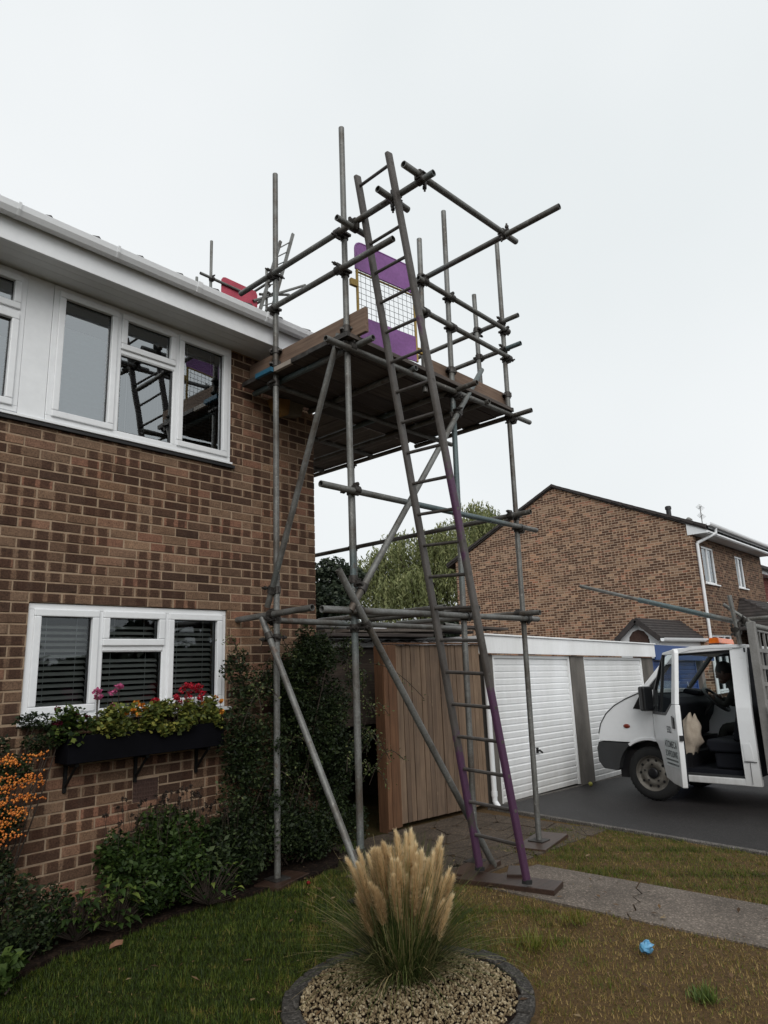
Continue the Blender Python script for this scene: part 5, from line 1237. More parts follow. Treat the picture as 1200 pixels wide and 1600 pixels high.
def broadleaf(base, label, n, mat, L=(0.14,0.2), name='broad_leaved_plant', spread=0.2):
    t = thing(name, base, label, 'plant'); V = []; Rr = []; b = np.array(base); mb = MB(); up = np.array((0,0,1.0))
    W = (0.0, 0.62, 0.95, 1.0, 0.72, 0.36, 0.0)
    for k in range(n):
        a = random.uniform(0,2*math.pi); r0 = random.uniform(0.02,spread); el = random.uniform(0.1,1.1); l = random.uniform(*L); w = l*random.uniform(.2,.3)
        o = b+np.array([r0*math.cos(a),r0*math.sin(a)*0.7,random.uniform(.04,.26)]); d = np.array([math.cos(a)*math.cos(el),math.sin(a)*math.cos(el),math.sin(el)]); sd = np.array([-math.sin(a),math.cos(a),0]); tone = random.random()**1.6
        C_ = [o+d*l*u/6-up*l*0.55*(u/6)**2 for u in range(7)]
        for u in range(6):
            for sg in (-1,1):
                V += [C_[u], C_[u]+sg*sd*w*W[u]+up*w*W[u]*0.35, C_[u+1]+sg*sd*w*W[u+1]+up*w*W[u+1]*0.35, C_[u+1]]; Rr.append(tone)
        mb.tube(tuple(b),tuple(o),0.0025,4,cap=False)
    tag(mb.build('stems', M['twig'], t), kind='stuff'); fast_mesh('leaves', np.array(V), 4, mat, t, Rr); return t
broadleaf((2.35,4.55,0.03), 'broad leaved green plant at the front of the bed', 150, M['leaf_mid'], (0.06,0.105))
broadleaf((2.12,4.6,0.03), 'broad leaved plant left of the green one at the bed edge', 130, M['leaf_mid'], (0.05,0.09))
broadleaf((3.0,4.5,0.03), 'plant with pale pointed leaves at the middle of the bed edge', 120, M['leaf_mid'], (0.05,0.085), spread=0.28)
cs = [(1.65,4.55,.12),(1.85,4.6,.15),(1.5,4.4,.1),(1.75,4.75,.3),(2.0,4.7,.22),(1.45,4.6,.3)]; rs = [(.2,.14,.12),(.18,.13,.14),(.15,.12,.1),(.2,.14,.2),(.14,.12,.16),(.15,.15,.2)]
shrub('low_shrub', (1.7,4.6,0.03), 'low sprawling shrub below the orange berries', 'shrub', M['leaf_dark'], cs, rs, 6500, (0.018,0.04), 16)
cs = [(1.52,4.22,.1),(1.62,4.28,.13)]; rs = [(.09,.08,.07),(.08,.08,.07)]
shrub('low_plant', (1.55,4.25,0.03), 'small bright green rosette plant at the left corner of the bed', 'plant', M['leaf_mid'], cs, rs, 420, (0.04,0.07), 5, (0.3,1.0), 0.6)
# pyracantha with berries
cs = [(1.55,4.83,.95),(1.72,4.85,.75),(1.5,4.8,.6),(1.8,4.9,1.05),(1.62,4.88,1.2),(1.95,4.92,1.2),(1.7,4.85,.5),(1.45,4.85,1.3),(1.9,4.93,1.34),(2.1,4.95,1.28)]; rs = [(.17,.1,.14),(.14,.1,.13),(.15,.12,.15),(.12,.08,.1),(.14,.08,.1),(.14,.07,.07),(.12,.1,.12),(.15,.09,.12),(.13,.06,.06),(.13,.06,.05)]
pyr, _ = shrub('berry_bush', (1.6,4.9,0.03), 'thorny bush hung with clusters of orange berries at left edge', 'shrub', M['leaf_dark'], cs, rs, 6500, (0.018,0.036), 24)
BP, BR = [], []
oc = np.array([(0,0,1),(1,0,0),(0,1,0),(-1,0,0),(0,-1,0),(0,0,-1)], float); of = [(0,1,2),(0,2,3),(0,3,4),(0,4,1),(5,2,1),(5,3,2),(5,4,3),(5,1,4)]
for k in range(46):
    c = np.array((random.uniform(1.42,1.86), random.uniform(4.68,4.76), random.uniform(0.62,1.16)))
    if c[0] > 1.74 and c[2] < 0.85: continue
    for j in range(26):
        p = c+RNG.normal(0,1,3)*np.array((.042,.016,.013)); r_ = random.uniform(.0055,.0085)
        for f in of: BP += [p+oc[i]*r_ for i in f]
        BR += [random.random()]*8
fast_mesh('berries', np.array(BP), 3, M['berry'], pyr, BR, True)

# window box with its flowers
wbx = thing('window_box', (2.72,4.92,1.05), 'long black trough planter on brackets under the lower window', 'planter')
q = MB(); x0, x1, y0, y1, z0, z1 = 2.10, 3.34, 4.83, 5.035, 1.045, 1.225
q.box(x0,x1,y0,y0+0.018,z0,z1); q.box(x0,x1,y1-0.018,y1,z0,z1); q.box(x0,x0+0.018,y0+0.019,y1-0.019,z0,z1); q.box(x1-0.018,x1,y0+0.019,y1-0.019,z0,z1); q.box(x0+.019,x1-.019,y0+.019,y1-.019,z0,z0+.02); q.build('trough', M['planter'], wbx, bev=0.004)
q = MB(); q.box(x0+.02,x1-.02,y0+.02,y1-.02,z0+.1,z1-.025); q.build('compost', M['soil'], wbx)
for x in (2.18,2.70,3.22):
    q = MB(); q.box(x-0.012,x+0.012,5.03,5.046,0.84,1.04); q.box(x-0.012,x+0.012,4.86,5.03,1.022,1.042); q.beam((x,5.03,0.88),(x,4.88,1.02),0.014,0.014); q.build('bracket', M['black_metal'], wbx)
def flowering(name, x, label, petal, nfl, zh, leaves=1300, w=0.15, lm='leaf_lime', umbel=True, cat='plant'):
    t = thing(name, (x,4.93,1.2), label, cat)
    cs = [(x+random.uniform(-w,w)*0.7, 4.865+random.uniform(-.05,.07), 1.265+random.uniform(-.05,.12)) for _ in range(10)]; rs = [(w*0.55,.07,.055)]*10
    P = clumps(leaves, cs, rs, 0.2); r_ = RNG.random(len(P)); fast_mesh('leaves', leaf_quads(P, RNG.uniform(.02,.045,len(P)), 0.95, 0.8), 4, M[lm], t, r_)
    mb = MB(); V = []
    for k in range(nfl):
        c = Vector((x+random.uniform(-w,w)*0.85, 4.87+random.uniform(-.04,.07), random.uniform(zh[0]+0.02,zh[1]+0.05)))
        mb.tube((c.x+random.uniform(-.03,.03),c.y+.01,1.23), c, 0.002, 4, cap=False)
        V.append(pts_ellipsoid(34, c, (.034,.03,.024) if umbel else (.024,.02,.018), 0.3))
    V = np.concatenate(V); tag(mb.build('stems', M['twig'], t), kind='stuff')
    fast_mesh('blossom', leaf_quads(V, RNG.uniform(.014,.024,len(V)), 0.9, 0.6), 4, M[petal], t, RNG.random(len(V)))
flowering('geranium', 2.40, 'pale pink flowered geranium standing tallest in the window box', 'petal_pink', 9, (1.38,1.49))
flowering('trailing_plant', 2.14, 'brownish trailing plant with dark wine flowers at left end of box', 'petal_wine', 6, (1.28,1.40), 500, 0.13, 'leaf_mid', False)
flowering('nasturtium', 2.62, 'orange flowered nasturtium in the window box', 'petal_orange', 12, (1.27,1.38), 1100, 0.17, umbel=False)
flowering('geranium', 2.86, 'lime leaved geranium with a few low dark red flowers', 'petal_red', 10, (1.28,1.4), 1000, 0.14, umbel=False)
flowering('geranium', 3.07, 'red flowered geranium in front of the right window light', 'petal_red', 13, (1.36,1.5), 900, 0.12)
flowering('nasturtium', 3.24, 'yellow orange flowered plant at right end of the window box', 'petal_orange', 10, (1.28,1.38), 800, 0.11, umbel=False)

# round gravel bed with stone kerb and pampas grass
RC = (2.865, 2.54); RI, RO = 0.54, 0.625
kr = thing('stone_kerb_ring', (RC[0],RC[1],0), 'ring of dark stone blocks edging the round gravel bed', 'kerb')
nbk = 20
for k in range(nbk):
    a0 = 2*math.pi*k/nbk+0.012; a1 = 2*math.pi*(k+1)/nbk-0.012
    ri, ro = RI+random.uniform(-.008,.008), RO+random.uniform(-.012,.012); zt = 0.028+random.uniform(-.008,.008)
    A = np.linspace(a0,a1,4); pl = [(RC[0]+ro*math.cos(a),RC[1]+ro*math.sin(a)) for a in A]+[(RC[0]+ri*math.cos(a),RC[1]+ri*math.sin(a)) for a in A[::-1]]
    q = MB(); q.prism(pl, 'z', -0.05, zt); q.build('kerb_block', M['kerb_stone'], kr, bev=0.009)
gb_ = MB(); gb_.mesh([(RC[0]+0.55*math.cos(a),RC[1]+0.55*math.sin(a),0.008) for a in np.linspace(0,2*math.pi,33)[:-1]], [tuple(range(32))]); tag(gb_.build('gravel_bed', M['soil']), kind='structure')
V = []; Rr = []
for k in range(5200):
    a = random.uniform(0,2*math.pi); r_ = RI*0.99*math.sqrt(random.random()); p = np.array((RC[0]+r_*math.cos(a), RC[1]+r_*math.sin(a), 0.014+random.uniform(0,.012)+0.02*(1-(r_/RI)**2)))
    s_ = np.array([random.uniform(.006,.0135),random.uniform(.005,.010),random.uniform(.004,.008)]); Q = np.linalg.qr(RNG.normal(size=(3,3)))[0]
    pts8 = (oc*(1+RNG.uniform(-.3,.3,(6,1)))*s_)@Q.T
    tone = random.random()
    for f in of: V += [p+pts8[i] for i in f]
    Rr += [np.clip(tone+random.uniform(-.06,.06),0,1) for _ in of]
gv = fast_mesh('gravel', np.array(V), 3, M['gravel'], None, Rr); tag(gv, 'pale tan gravel filling the round bed', 'gravel', kind='stuff')

pg = thing('pampas_grass', (2.965,2.635,0.02), 'clump of pampas grass with cream plumes in the gravel bed', 'grass')
b0 = np.array((2.965,2.635,0.02)); V = []; Rr = []
for k in range(1900):
    a = random.uniform(0,2*math.pi); r0 = random.uniform(0,.10); l = random.uniform(.3,.80); el = rad(random.uniform(28,86)); az = a+random.gauss(0,.4)
    o = b0+np.array((r0*math.cos(a),r0*math.sin(a),0)); w = random.uniform(.0018,.004); tone = np.clip(random.random()**1.6 + (0.35 if random.random() < .12 else 0),0,1)
    d = np.array((math.cos(az)*math.cos(el),math.sin(az)*math.cos(el),math.sin(el))); sd = np.array((-math.sin(az),math.cos(az),0)); drop = random.uniform(.18,.5)*math.cos(el)+0.04
    S = 6; L_ = [o+d*l*(i/S)-np.array((0,0,drop*l*(i/S)**2.4)) for i in range(S+1)]
    for p in L_: p[2] = max(p[2], 0.012)
    for i in range(S):
        wa, wb2 = w*(1-i/S*0.8), w*(1-(i+1)/S*0.8); V += [L_[i]-sd*wa, L_[i]+sd*wa, L_[i+1]+sd*wb2, L_[i+1]-sd*wb2]; Rr.append(tone)
fast_mesh('leaves', np.array(V), 4, M['pampas_leaf'], pg, Rr)
V = []; Rr = []
for k in range(240):     # dead straw at the base
    a = random.uniform(0,2*math.pi); o = b0+np.array((random.gauss(0,.05),random.gauss(0,.05),0)); l = random.uniform(.08,.26); el = rad(random.uniform(15,75)); d = np.array((math.cos(a)*math.cos(el),math.sin(a)*math.cos(el),math.sin(el))); sd = np.array((-math.sin(a),math.cos(a),0))*.002
    V += [o-sd,o+sd,o+d*l+sd*.3,o+d*l-sd*.3]; Rr.append(0.85+0.15*random.random())
fast_mesh('dead_leaves', np.array(V), 4, M['pampas_leaf'], pg, Rr)
stm = MB()
for k in range(84):
    a = random.uniform(0,2*math.pi); rr_ = math.sqrt(random.random()); lean_ = 0.275*rr_
    tip = b0+np.array((lean_*math.cos(a)*1.0, lean_*math.sin(a)*1.0, random.uniform(.42,.72)*(1-0.14*rr_*rr_)))
    if k < 7: tip[2] = random.uniform(.36,.46); tip[:2] = b0[:2]+np.array((-.08,-.09))*random.uniform(.6,1.3)+RNG.normal(0,.06,2)
    base = b0+np.array((0.13*rr_*math.cos(a),0.13*rr_*math.sin(a),0)); L = random.uniform(.17,.27); ax = tip-base; ax /= np.linalg.norm(ax)
    stm.tube(tuple(base), tuple(tip-ax*L*0.3), 0.0026, 5, cap=False)
    n = 1100; u = RNG.random(n)**0.9; env = np.sin(np.pi*np.clip(u*0.86+0.09,0,1))**0.8*random.uniform(0.019,0.032)*(1-0.35*u)+0.004
    th_ = RNG.uniform(0,2*np.pi,n); e1 = np.cross(ax,(0.3,0.5,0.1)); e1 /= np.linalg.norm(e1); e2 = np.cross(ax,e1)
    radial = np.cos(th_)[:,None]*e1+np.sin(th_)[:,None]*e2; c = tip-ax*L*(1-u)[:,None]
    bend = np.array((math.cos(a),math.sin(a),-0.3))*random.uniform(0.0,.05); c = c+bend*(u**2)[:,None]
    root = c+radial*(env*0.2)[:,None]-ax*0.006; tipp = c+radial*(env*RNG.uniform(.6,1.7,n))[:,None]+ax*(0.006+0.026*RNG.random(n))[:,None]+RNG.normal(0,.005,(n,3)); sd = np.cross(radial,ax)*0.0019
    tri = np.stack([root-sd,root+sd,tipp],1).reshape(-1,3); tone = random.uniform(.2,.75)
    fast_mesh('plume', tri, 3, M['plume'], pg, np.clip(tone+RNG.uniform(-.22,.25,n)+0.15*(u-.5),0,1))
tag(stm.build('stalks', M['stalk'], pg), kind='stuff')

# lawn blades (stuff)
def in_bed(x, y):
    by = np.interp(x, [p[0] for p in bed[:11]], [p[1] for p in bed[:11]]); return y > by
def lawn(n, x0, x1, y0, y1, dens):
    x = RNG.uniform(x0,x1,n); y = RNG.uniform(y0,y1,n)
    k = (np.hypot(x-RC[0],y-RC[1]) > RO+0.01) & ~((x > 4.6+0.02*np.sin(y*9)+0.012*np.sin(y*31)) & (x < 5.375+0.02*np.sin(y*8+1)+0.012*np.sin(y*27))) & ~((x < 4.62) & in_bed(x,y)) & ~((y > 3.42) & (x > 4.2) & (x < 7.2) & ~((x > 5.6) & (y < 3.95))) & (x < 6.93+(y-1.94)*0.13)
    px = np.array([pix((a,b,0)) or (-9e3,0) for a, b in zip(x,y)]) if False else None
    dry = 0.45*(x-y)+0.40+0.4*hn(x,y,0.8)+0.45*hn(x,y,2.6)+0.35*hn(x,y,5.7)+np.clip(0.5*(2.6-x)-0.3*(y-2.8),0,.5)
    dry = np.where(x > 5.4, 0.62+0.45*hn(x,y,1.7)+0.3*hn(x,y,5.1), dry)
    keep = k & (RNG.random(n) < np.clip(1.05-0.62*np.clip(dry,0,1.25), 0.22, 1))
    x, y, dry = x[keep], y[keep], dry[keep]; n = len(x)
    z = gz(x)+0.006*hn(x,y,1.3)-0.002
    h = (.010+.034*RNG.random(n)**1.3)*np.where(dry > 0.7, 0.75, 1.0)*(1+0.45*hn(x,y,4.1)); a = RNG.uniform(0,2*np.pi,n); ln = RNG.uniform(.1,1.3,n); w = RNG.uniform(.0013,.0034,n)
    d = np.stack([np.cos(a)*np.sin(ln),np.sin(a)*np.sin(ln),np.cos(ln)],1); sd = np.stack([-np.sin(a),np.cos(a),0*a],1)*w[:,None]; P = np.stack([x,y,z],1)
    V = np.stack([P-sd,P+sd,P+d*h[:,None]],1).reshape(-1,3)
    r_ = np.clip(0.12+0.6*np.clip(dry,0,1.1)+RNG.normal(0,.2,n)+0.16*hn(x,y,9.0)+0.12*hn(y+3,x,17.0),0,1)
    return V, r_
La = [lawn(300000, 1.0, 4.6, 0.9, 4.6, 1), lawn(90000, 5.38, 7.25, 0.5, 4.3, 1)]
gr_ = fast_mesh('lawn_grass', np.concatenate([a[0] for a in La]), 3, M['grass'], None, np.concatenate([a[1] for a in La])); tag(gr_, 'short patchy lawn grass, green at left and dried at right', 'grass', kind='stuff')
def tuft(base, label, n=140, h=(.04,.09), sp=0.05, mat='grass', rn=(0.2,0.5), name='weed'):
    t = thing(name, base, label, 'plant'); V = []
    for k in range(n):
        a = random.uniform(0,2*math.pi); el = rad(random.uniform(20,80)); l = random.uniform(*h); o = np.array(base)+np.array((random.gauss(0,sp/2),random.gauss(0,sp/2),0)); d = np.array((math.cos(a)*math.cos(el),math.sin(a)*math.cos(el),math.sin(el))); sd = np.array((-math.sin(a),math.cos(a),0))*.0035
        V += [o-sd*.5,o+d*l*.5-sd,o+d*l,o+d*l*.5+sd]
    fast_mesh('leaves', np.array(V), 4, M[mat], t, RNG.uniform(rn[0],rn[1],n))
tuft((3.69,1.39,0.0), 'small bright green weed in the dry lawn at bottom right', mat='leaf_mid', rn=(.6,1))
tuft((3.75,2.35,0.0), 'tuft of longer grass beside the kerb ring', 200, (.05,.11), 0.12, rn=(.35,.75), name='grass_tuft')
tuft((4.25,2.35,0.0), 'small grass tuft by the concrete path', 150, (.04,.09), 0.09, rn=(.35,.75), name='grass_tuft')
tuft((4.62,4.72,0.02), 'light green tuft at the foot of the climbing rose', 160, (.04,.1), 0.1, mat='leaf_mid', rn=(.5,1), name='grass_tuft')

# scattered dead leaves and clippings (stuff)
n = 420; lx = RNG.uniform(1.6,7.0,n); ly = RNG.uniform(1.0,4.9,n); kk = (np.hypot(lx-RC[0],ly-RC[1]) > 0.3) & (ly < 4.75-0.35*(lx < 3.5)); lx, ly = lx[kk], ly[kk]; n = len(lx)
P = np.stack([lx,ly,gz(lx)+0.022+0.006*RNG.random(n)],1); d = RNG.normal(size=(n,3))*np.array((1,1,.18)); d /= np.linalg.norm(d,axis=1)[:,None]; sz = (0.008+0.022*RNG.random(n)**2)[:,None]; w = np.cross(d,np.array((0,0,1.0)))
V = np.stack([P-d*sz, P+w*sz*.5+[0,0,.003], P+d*sz, P-w*sz*.5+[0,0,.003]],1).reshape(-1,3)
M['litter_leaf'] = foliage('litter_leaf', [(0, (0.05,0.028,0.014)), (0.6, (0.13,0.075,0.035)), (1, (0.26,0.19,0.10))], 0.8, 0.1)
tag(fast_mesh('leaf_litter', V, 4, M['litter_leaf'], None, RNG.random(n)), 'small dead leaves scattered over lawn and path', 'leaves', kind='stuff')

# small litter
def crumple(name, c, r, mat, label, cat, n=9, m=6, jit=0.3):
    o = MB().blob(c, r[0], r[1], r[2], n, m, jit).build(name, mat); 
    o.location = (0,0,0); tag(o, label, cat); return o
crumple('litter', (4.06,1.82,0.032), (0.05,0.034,0.03), M['blue_litter'], 'crumpled light blue wrapper lying on the dry lawn', 'litter', 11, 8, 0.26).data.polygons.foreach_set('use_smooth', [False]*88)
crumple('fallen_petal', (3.77,4.32,0.02), (0.016,0.014,0.012), M['petal_red'], 'fallen red rose petal on the lawn by the bed', 'petal')
o = MB(); o.mesh([(2.17,4.27,0.045),(2.20,4.245,0.06),(2.245,4.26,0.05),(2.265,4.285,0.065),(2.23,4.305,0.07),(2.19,4.30,0.055),(2.215,4.275,0.04)], [(0,1,6),(1,2,6),(2,3,6),(3,4,6),(4,5,6),(5,0,6)]); tag(o.build('fallen_leaf', M['dead_leaf']), 'curled brown fallen leaf at the left end of the bed', 'leaf')
crumple('windfall_fruit', (9.86,5.0,g(9.86)+0.045), (0.032,0.032,0.03), M['lemon'], 'small yellow windfall fruit at the foot of the garage post', 'fruit', 10, 8, 0.02)

# ================================================================== VAN
van = thing('pickup_van', (9.1,3.76,g(9.1)+0.014), 'white scaffolders pickup van with its passenger door open', 'van')
van.rotation_euler = (0, math.atan(0.037), 0)
ORG[van.name] = Vector((0,0,0))
VW = 1.80
def loft_x(prof, secs):
    mb = MB(); n = len(prof); cy = sum(p[0] for p in prof)/n; cz = sum(p[1] for p in prof)/n
    vs = []
    for x, s_ in secs: vs += [(x, cy+(y-cy)*s_, cz+(z-cz)*s_) for y, z in prof]
    fs = [(k*n+i, k*n+(i+1)%n, (k+1)*n+(i+1)%n, (k+1)*n+i) for k in range(len(secs)-1) for i in range(n)]
    mb.mesh(vs, fs); mb.mesh(vs[:n], [tuple(range(n))]); mb.mesh(vs[-n:], [tuple(range(n))[::-1]])
    return mb
def vb(mb, name, mat, par=None, bev=0.0): return mb.build(name, M[mat], par or van, bev=bev, local=True)
arc = lambda a0, a1, r, n=8: [(r*math.cos(a), 0.33+r*math.sin(a)) for a in np.linspace(rad(a0), rad(a1), n)]
fprof = [(-0.10,1.37),(-0.10,0.722)] + arc(104,66,0.40,6) + [(0.20,0.70),(0.675,0.705),(0.69,0.79),(0.655,0.92),(0.57,1.06),(0.44,1.18),(0.26,1.285),(0.06,1.365)]
SEC = [(0.0,0.975),(0.03,0.995),(0.09,1.0),(0.9,1.03),(VW-0.09,1.0),(VW-0.03,0.995),(VW,0.975)]
vb(loft_x(fprof, SEC), 'bonnet', 'van_white', bev=0.012)
lip = MB(); A_ = arc(150,52,0.405,14); B_ = arc(150,52,0.445,14)
lip.prism(A_+B_[::-1], 'x', -0.012, 0.05); vb(lip, 'wheel_arch', 'van_white', bev=0.006)
bprof = [(0.22,0.695),(0.69,0.695),(0.72,0.61),(0.71,0.44),(0.64,0.35),(0.47,0.335),(0.425,0.36)] + arc(14,58,0.42,5)[0:]
vb(loft_x(bprof, [(-0.005,0.97),(0.05,1.0),(0.5,1.02),(VW-0.5,1.02),(VW-0.05,1.0),(VW+0.005,0.97)]), 'bumper', 'van_grey', bev=0.015)
for x0, x1 in ((0.06,0.46),(VW-0.46,VW-0.06)):
    q = MB(); q.mesh([(x0,0.70,0.74),(x1,0.725,0.74),(x1,0.66,0.95),(x0+0.03,0.60,1.0),(x0,0.66,0.74),(x1,0.68,0.74)], [(0,1,2,3)]); vb(q, 'headlight', 'car_glass')
q = MB(); q.box(0.5,1.3,0.70,0.732,0.745,0.90); vb(q, 'grille', 'van_black')
q = MB(); q.box(0.6,1.2,0.735,0.745,0.46,0.57); vb(q, 'number_plate', 'upvc')
q = MB(); q.box(0.10,VW-0.10,-0.5,0.45,0.25,0.6); q.box(0.25,VW-0.25,-0.38,0.42,0.6,0.75); vb(q, 'wheel_well', 'van_black')
q = MB(); q.prism([(0.16,1.13),(-0.098,1.10),(-0.098,1.375),(0.02,1.352)], 'x', -0.006, 0.02); vb(q, 'quarter_trim', 'van_black')
hl = MB(); hp = [(0.672,0.80),(0.632,0.93),(0.545,1.06),(0.42,1.165),(0.25,1.255),(0.06,1.33)]
for (ya,za),(yb2,zb2) in zip(hp[:-1],hp[1:]): hl.beam((-0.002,ya,za),(-0.002,yb2,zb2),0.012,0.009,up=(1,0,0))
vb(hl, 'bonnet_gap', 'van_black')
q = MB(); q.box(-0.003,0.003,-0.108,-0.098,0.73,1.10); vb(q, 'door_gap', 'van_black')
q = MB(); q.blob((-0.004,0.27,0.905), 0.014, 0.048, 0.028, 12, 6); vb(q, 'indicator', 'lamp_red')
q = MB(); q.box(0.1,VW-0.1,-0.10,0.06,1.355,1.375); vb(q, 'scuttle', 'van_black')
# cab shell
def rail(mb, p, q_, w, h, up=(0,0,1)): mb.beam(p, q_, w, h, up)
rf = MB(); rp = [(-0.36,1.825),(-0.46,1.872),(-0.62,1.905),(-0.9,1.915),(-1.28,1.905),(-1.28,1.865),(-0.9,1.872),(-0.62,1.86),(-0.44,1.815)]
vb(loft_x(rp, [(0.085,0.9),(0.13,1.0),(0.9,1.02),(VW-0.13,1.0),(VW-0.085,0.9)]), 'roof', 'van_white', bev=0.01)
for sx in (0, 1):
    X_ = lambda x: x if not sx else VW-x
    q = MB(); q.beam((X_(0.05),0.02,1.365), (X_(0.125),-0.40,1.845), 0.05, 0.06); 
    q.beam((X_(0.125),-0.40,1.85), (X_(0.125),-1.14,1.878), 0.06, 0.07)
    vb(q, 'pillar', 'van_grey' if sx else 'van_white', bev=0.01)
q = MB(); q.beam((0.062,-0.045,1.345),(0.14,-0.44,1.815),0.04,0.05); q.beam((0.15,-0.44,1.815),(0.15,-1.13,1.832),0.05,0.04); vb(q, 'door_seal', 'van_black')
q = MB(); q.face([(0.08,0.0,1.375),(VW-0.08,0.0,1.375),(VW-0.14,-0.40,1.835),(0.14,-0.40,1.835)]); vb(q, 'windscreen', 'car_glass')
for sx in (0, 1):
    X_ = lambda x: x if not sx else VW-x
    bp_ = MB(); o, i_ = 0.0, 0.06
    sec = [(0.27,0.0),(0.60,-0.012),(1.0,-0.008),(1.15,0.0),(1.5,0.055),(1.84,0.105),(1.895,0.13)]
    y0, y1 = -1.115, -1.285
    for (za,xa),(zb2,xb) in zip(sec[:-1],sec[1:]):
        ya = y0+0.02*max(0,za-1.15); yb2 = y0+0.02*max(0,zb2-1.15)
        bp_.mesh([(X_(xa),ya,za),(X_(xa),y1,za),(X_(xb),y1,zb2),(X_(xb),yb2,zb2),(X_(xa+i_),ya,za),(X_(xa+i_),y1,za),(X_(xb+i_),y1,zb2),(X_(xb+i_),yb2,zb2)], [(0,1,2,3),(7,6,5,4),(0,3,7,4),(1,5,6,2)], sm=False)
    bp = vb(bp_, 'side_panel', 'van_white')
    if not sx:
        q = MB(); q.prism([(-1.135,0.74),(-1.22,0.745),(-1.24,0.555),(-1.145,0.55)], 'x', -0.017, -0.012); vb(q, 'fuel_flap', 'van_white', bp)
        q = MB(); q.box(-0.020,-0.0165,-1.27,-1.13,0.535,0.543); q.box(-0.014,-0.010,-1.195,-1.191,0.29,0.53); vb(q, 'panel_gap', 'van_black', bp)
q = MB(); q.box(0.002,0.10,-1.283,-0.40,0.265,0.345); vb(q, 'sill', 'van_white', bev=0.012)
q = MB(); q.box(0.02,0.16,-1.11,-0.42,0.346,0.37); vb(q, 'step', 'van_grey')
q = MB(); q.box(0.08,VW-0.08,-1.28,-0.12,0.37,0.42); q.box(0.1,VW-0.1,-1.28,-1.262,0.42,1.86); q.box(0.11,VW-0.11,-0.125,-0.11,0.42,1.33); vb(q, 'cab_floor', 'interior')
q = MB(); q.box(VW-0.05,VW-0.002,-1.112,-0.10,0.30,1.14); vb(q, 'far_door', 'van_white', bev=0.01)
q = MB(); q.face([(VW-0.03,-0.06,1.15),(VW-0.03,-1.11,1.15),(VW-0.12,-1.10,1.84),(VW-0.12,-0.42,1.83)]); vb(q, 'far_window', 'car_glass')
# dashboard, wheel, seats
dprof = [(-0.09,0.75),(-0.06,1.30),(-0.13,1.315),(-0.30,1.27),(-0.36,1.19),(-0.31,1.02),(-0.24,0.9),(-0.22,0.75)]
vb(loft_x(dprof, [(0.10,0.95),(0.18,1.0),(0.9,1.0),(VW-0.18,1.0),(VW-0.10,0.95)]), 'dashboard', 'interior', bev=0.02)
q = MB(); q.prism([(-0.08,1.31),(-0.32,1.28),(-0.34,1.34),(-0.13,1.38)], 'x', 1.15, 1.55); vb(q, 'instrument_hood', 'interior', bev=0.02)
sw = MB(); sw.torus((1.36,-0.48,1.22), 0.205, 0.02, (0,-0.72,0.69), 28, 8)
for a in (0.4,2.7,4.7): sw.beam((1.36,-0.48,1.22), (1.36+0.18*math.cos(a), -0.48+0.18*math.sin(a)*0.69, 1.22+0.18*math.sin(a)*0.72), 0.03, 0.015)
sw.tube((1.36,-0.48,1.22),(1.36,-0.28,1.02),0.03,10); vb(sw, 'steering_wheel', 'van_grey')
for x0, x1 in ((0.14,0.56),(0.58,0.98),(1.12,1.62)):
    q = MB(); q.prism([(-1.20,0.62),(-0.70,0.62),(-0.66,0.70),(-0.69,0.77),(-1.12,0.74),(-1.2,0.72)], 'x', x0, x1); q.prism([(-1.10,0.74),(-0.98,0.76),(-1.12,1.38),(-1.2,1.40),(-1.22,0.74)], 'x', x0+0.02, x1-0.02); q.prism([(-1.12,1.42),(-1.07,1.5),(-1.1,1.62),(-1.18,1.62),(-1.18,1.42)], 'x', (x0+x1)/2-0.12, (x0+x1)/2+0.12)
    q.box(x0+0.04,x1-0.04,-1.15,-0.74,0.425,0.615)
    vb(q, 'seat', 'interior', bev=0.025)
# wheels
def wheel(x, y, s_=1, R_=0.325):
    t = MB(); t.lathe([(0.215,0.0),(0.24,-0.006),(0.29,-0.004),(0.315,0.012),(R_,0.035),(R_,0.175),(0.315,0.195),(0.21,0.2)], (0,0,0), 40, 'x')
    for k in range(40):
        a = 2*math.pi*k/40; t.obox((0.105, R_*math.cos(a)*1.0, R_*math.sin(a)), (0.14,0.02,0.012), rx=a-math.pi/2)
    t.map(lambda a,b,c: (x+s_*a, y+b, 0.33+c)); w = vb(t, 'wheel', 'rubber')
    r = MB(); r.lathe([(0.217,0.004),(0.205,0.006),(0.2,0.03),(0.165,0.045),(0.15,0.03),(0.13,0.022),(0.085,0.022),(0.075,0.035),(0.0,0.038)], (0,0,0), 36, 'x'); r.map(lambda a,b,c: (x+s_*a, y+b, 0.33+c)); vb(r, 'rim', 'steel_rim', w)
    h = MB(); h.lathe([(0.066,0.034),(0.062,0.008),(0.05,0.004),(0.0,0.004)], (0,0,0), 20, 'x')
    for k in range(5):
        a = 2*math.pi*k/5+0.3; h.tube((0.03,0.105*math.cos(a),0.105*math.sin(a)),(0.006,0.105*math.cos(a),0.105*math.sin(a)),0.012,6)
    for k in range(10):
        a = 2*math.pi*k/10; h.lathe([(0.017,0.0),(0.0,0.0)], (0.026,0.162*math.cos(a),0.162*math.sin(a)), 10, 'x')
    h.map(lambda a,b,c: (x+s_*a, y+b, 0.33+c)); vb(h, 'hub', 'van_black', w)
wheel(0.03, 0.0); wheel(VW-0.03, 0.0, -1); wheel(0.03, -3.1); wheel(VW-0.03, -3.1, -1)
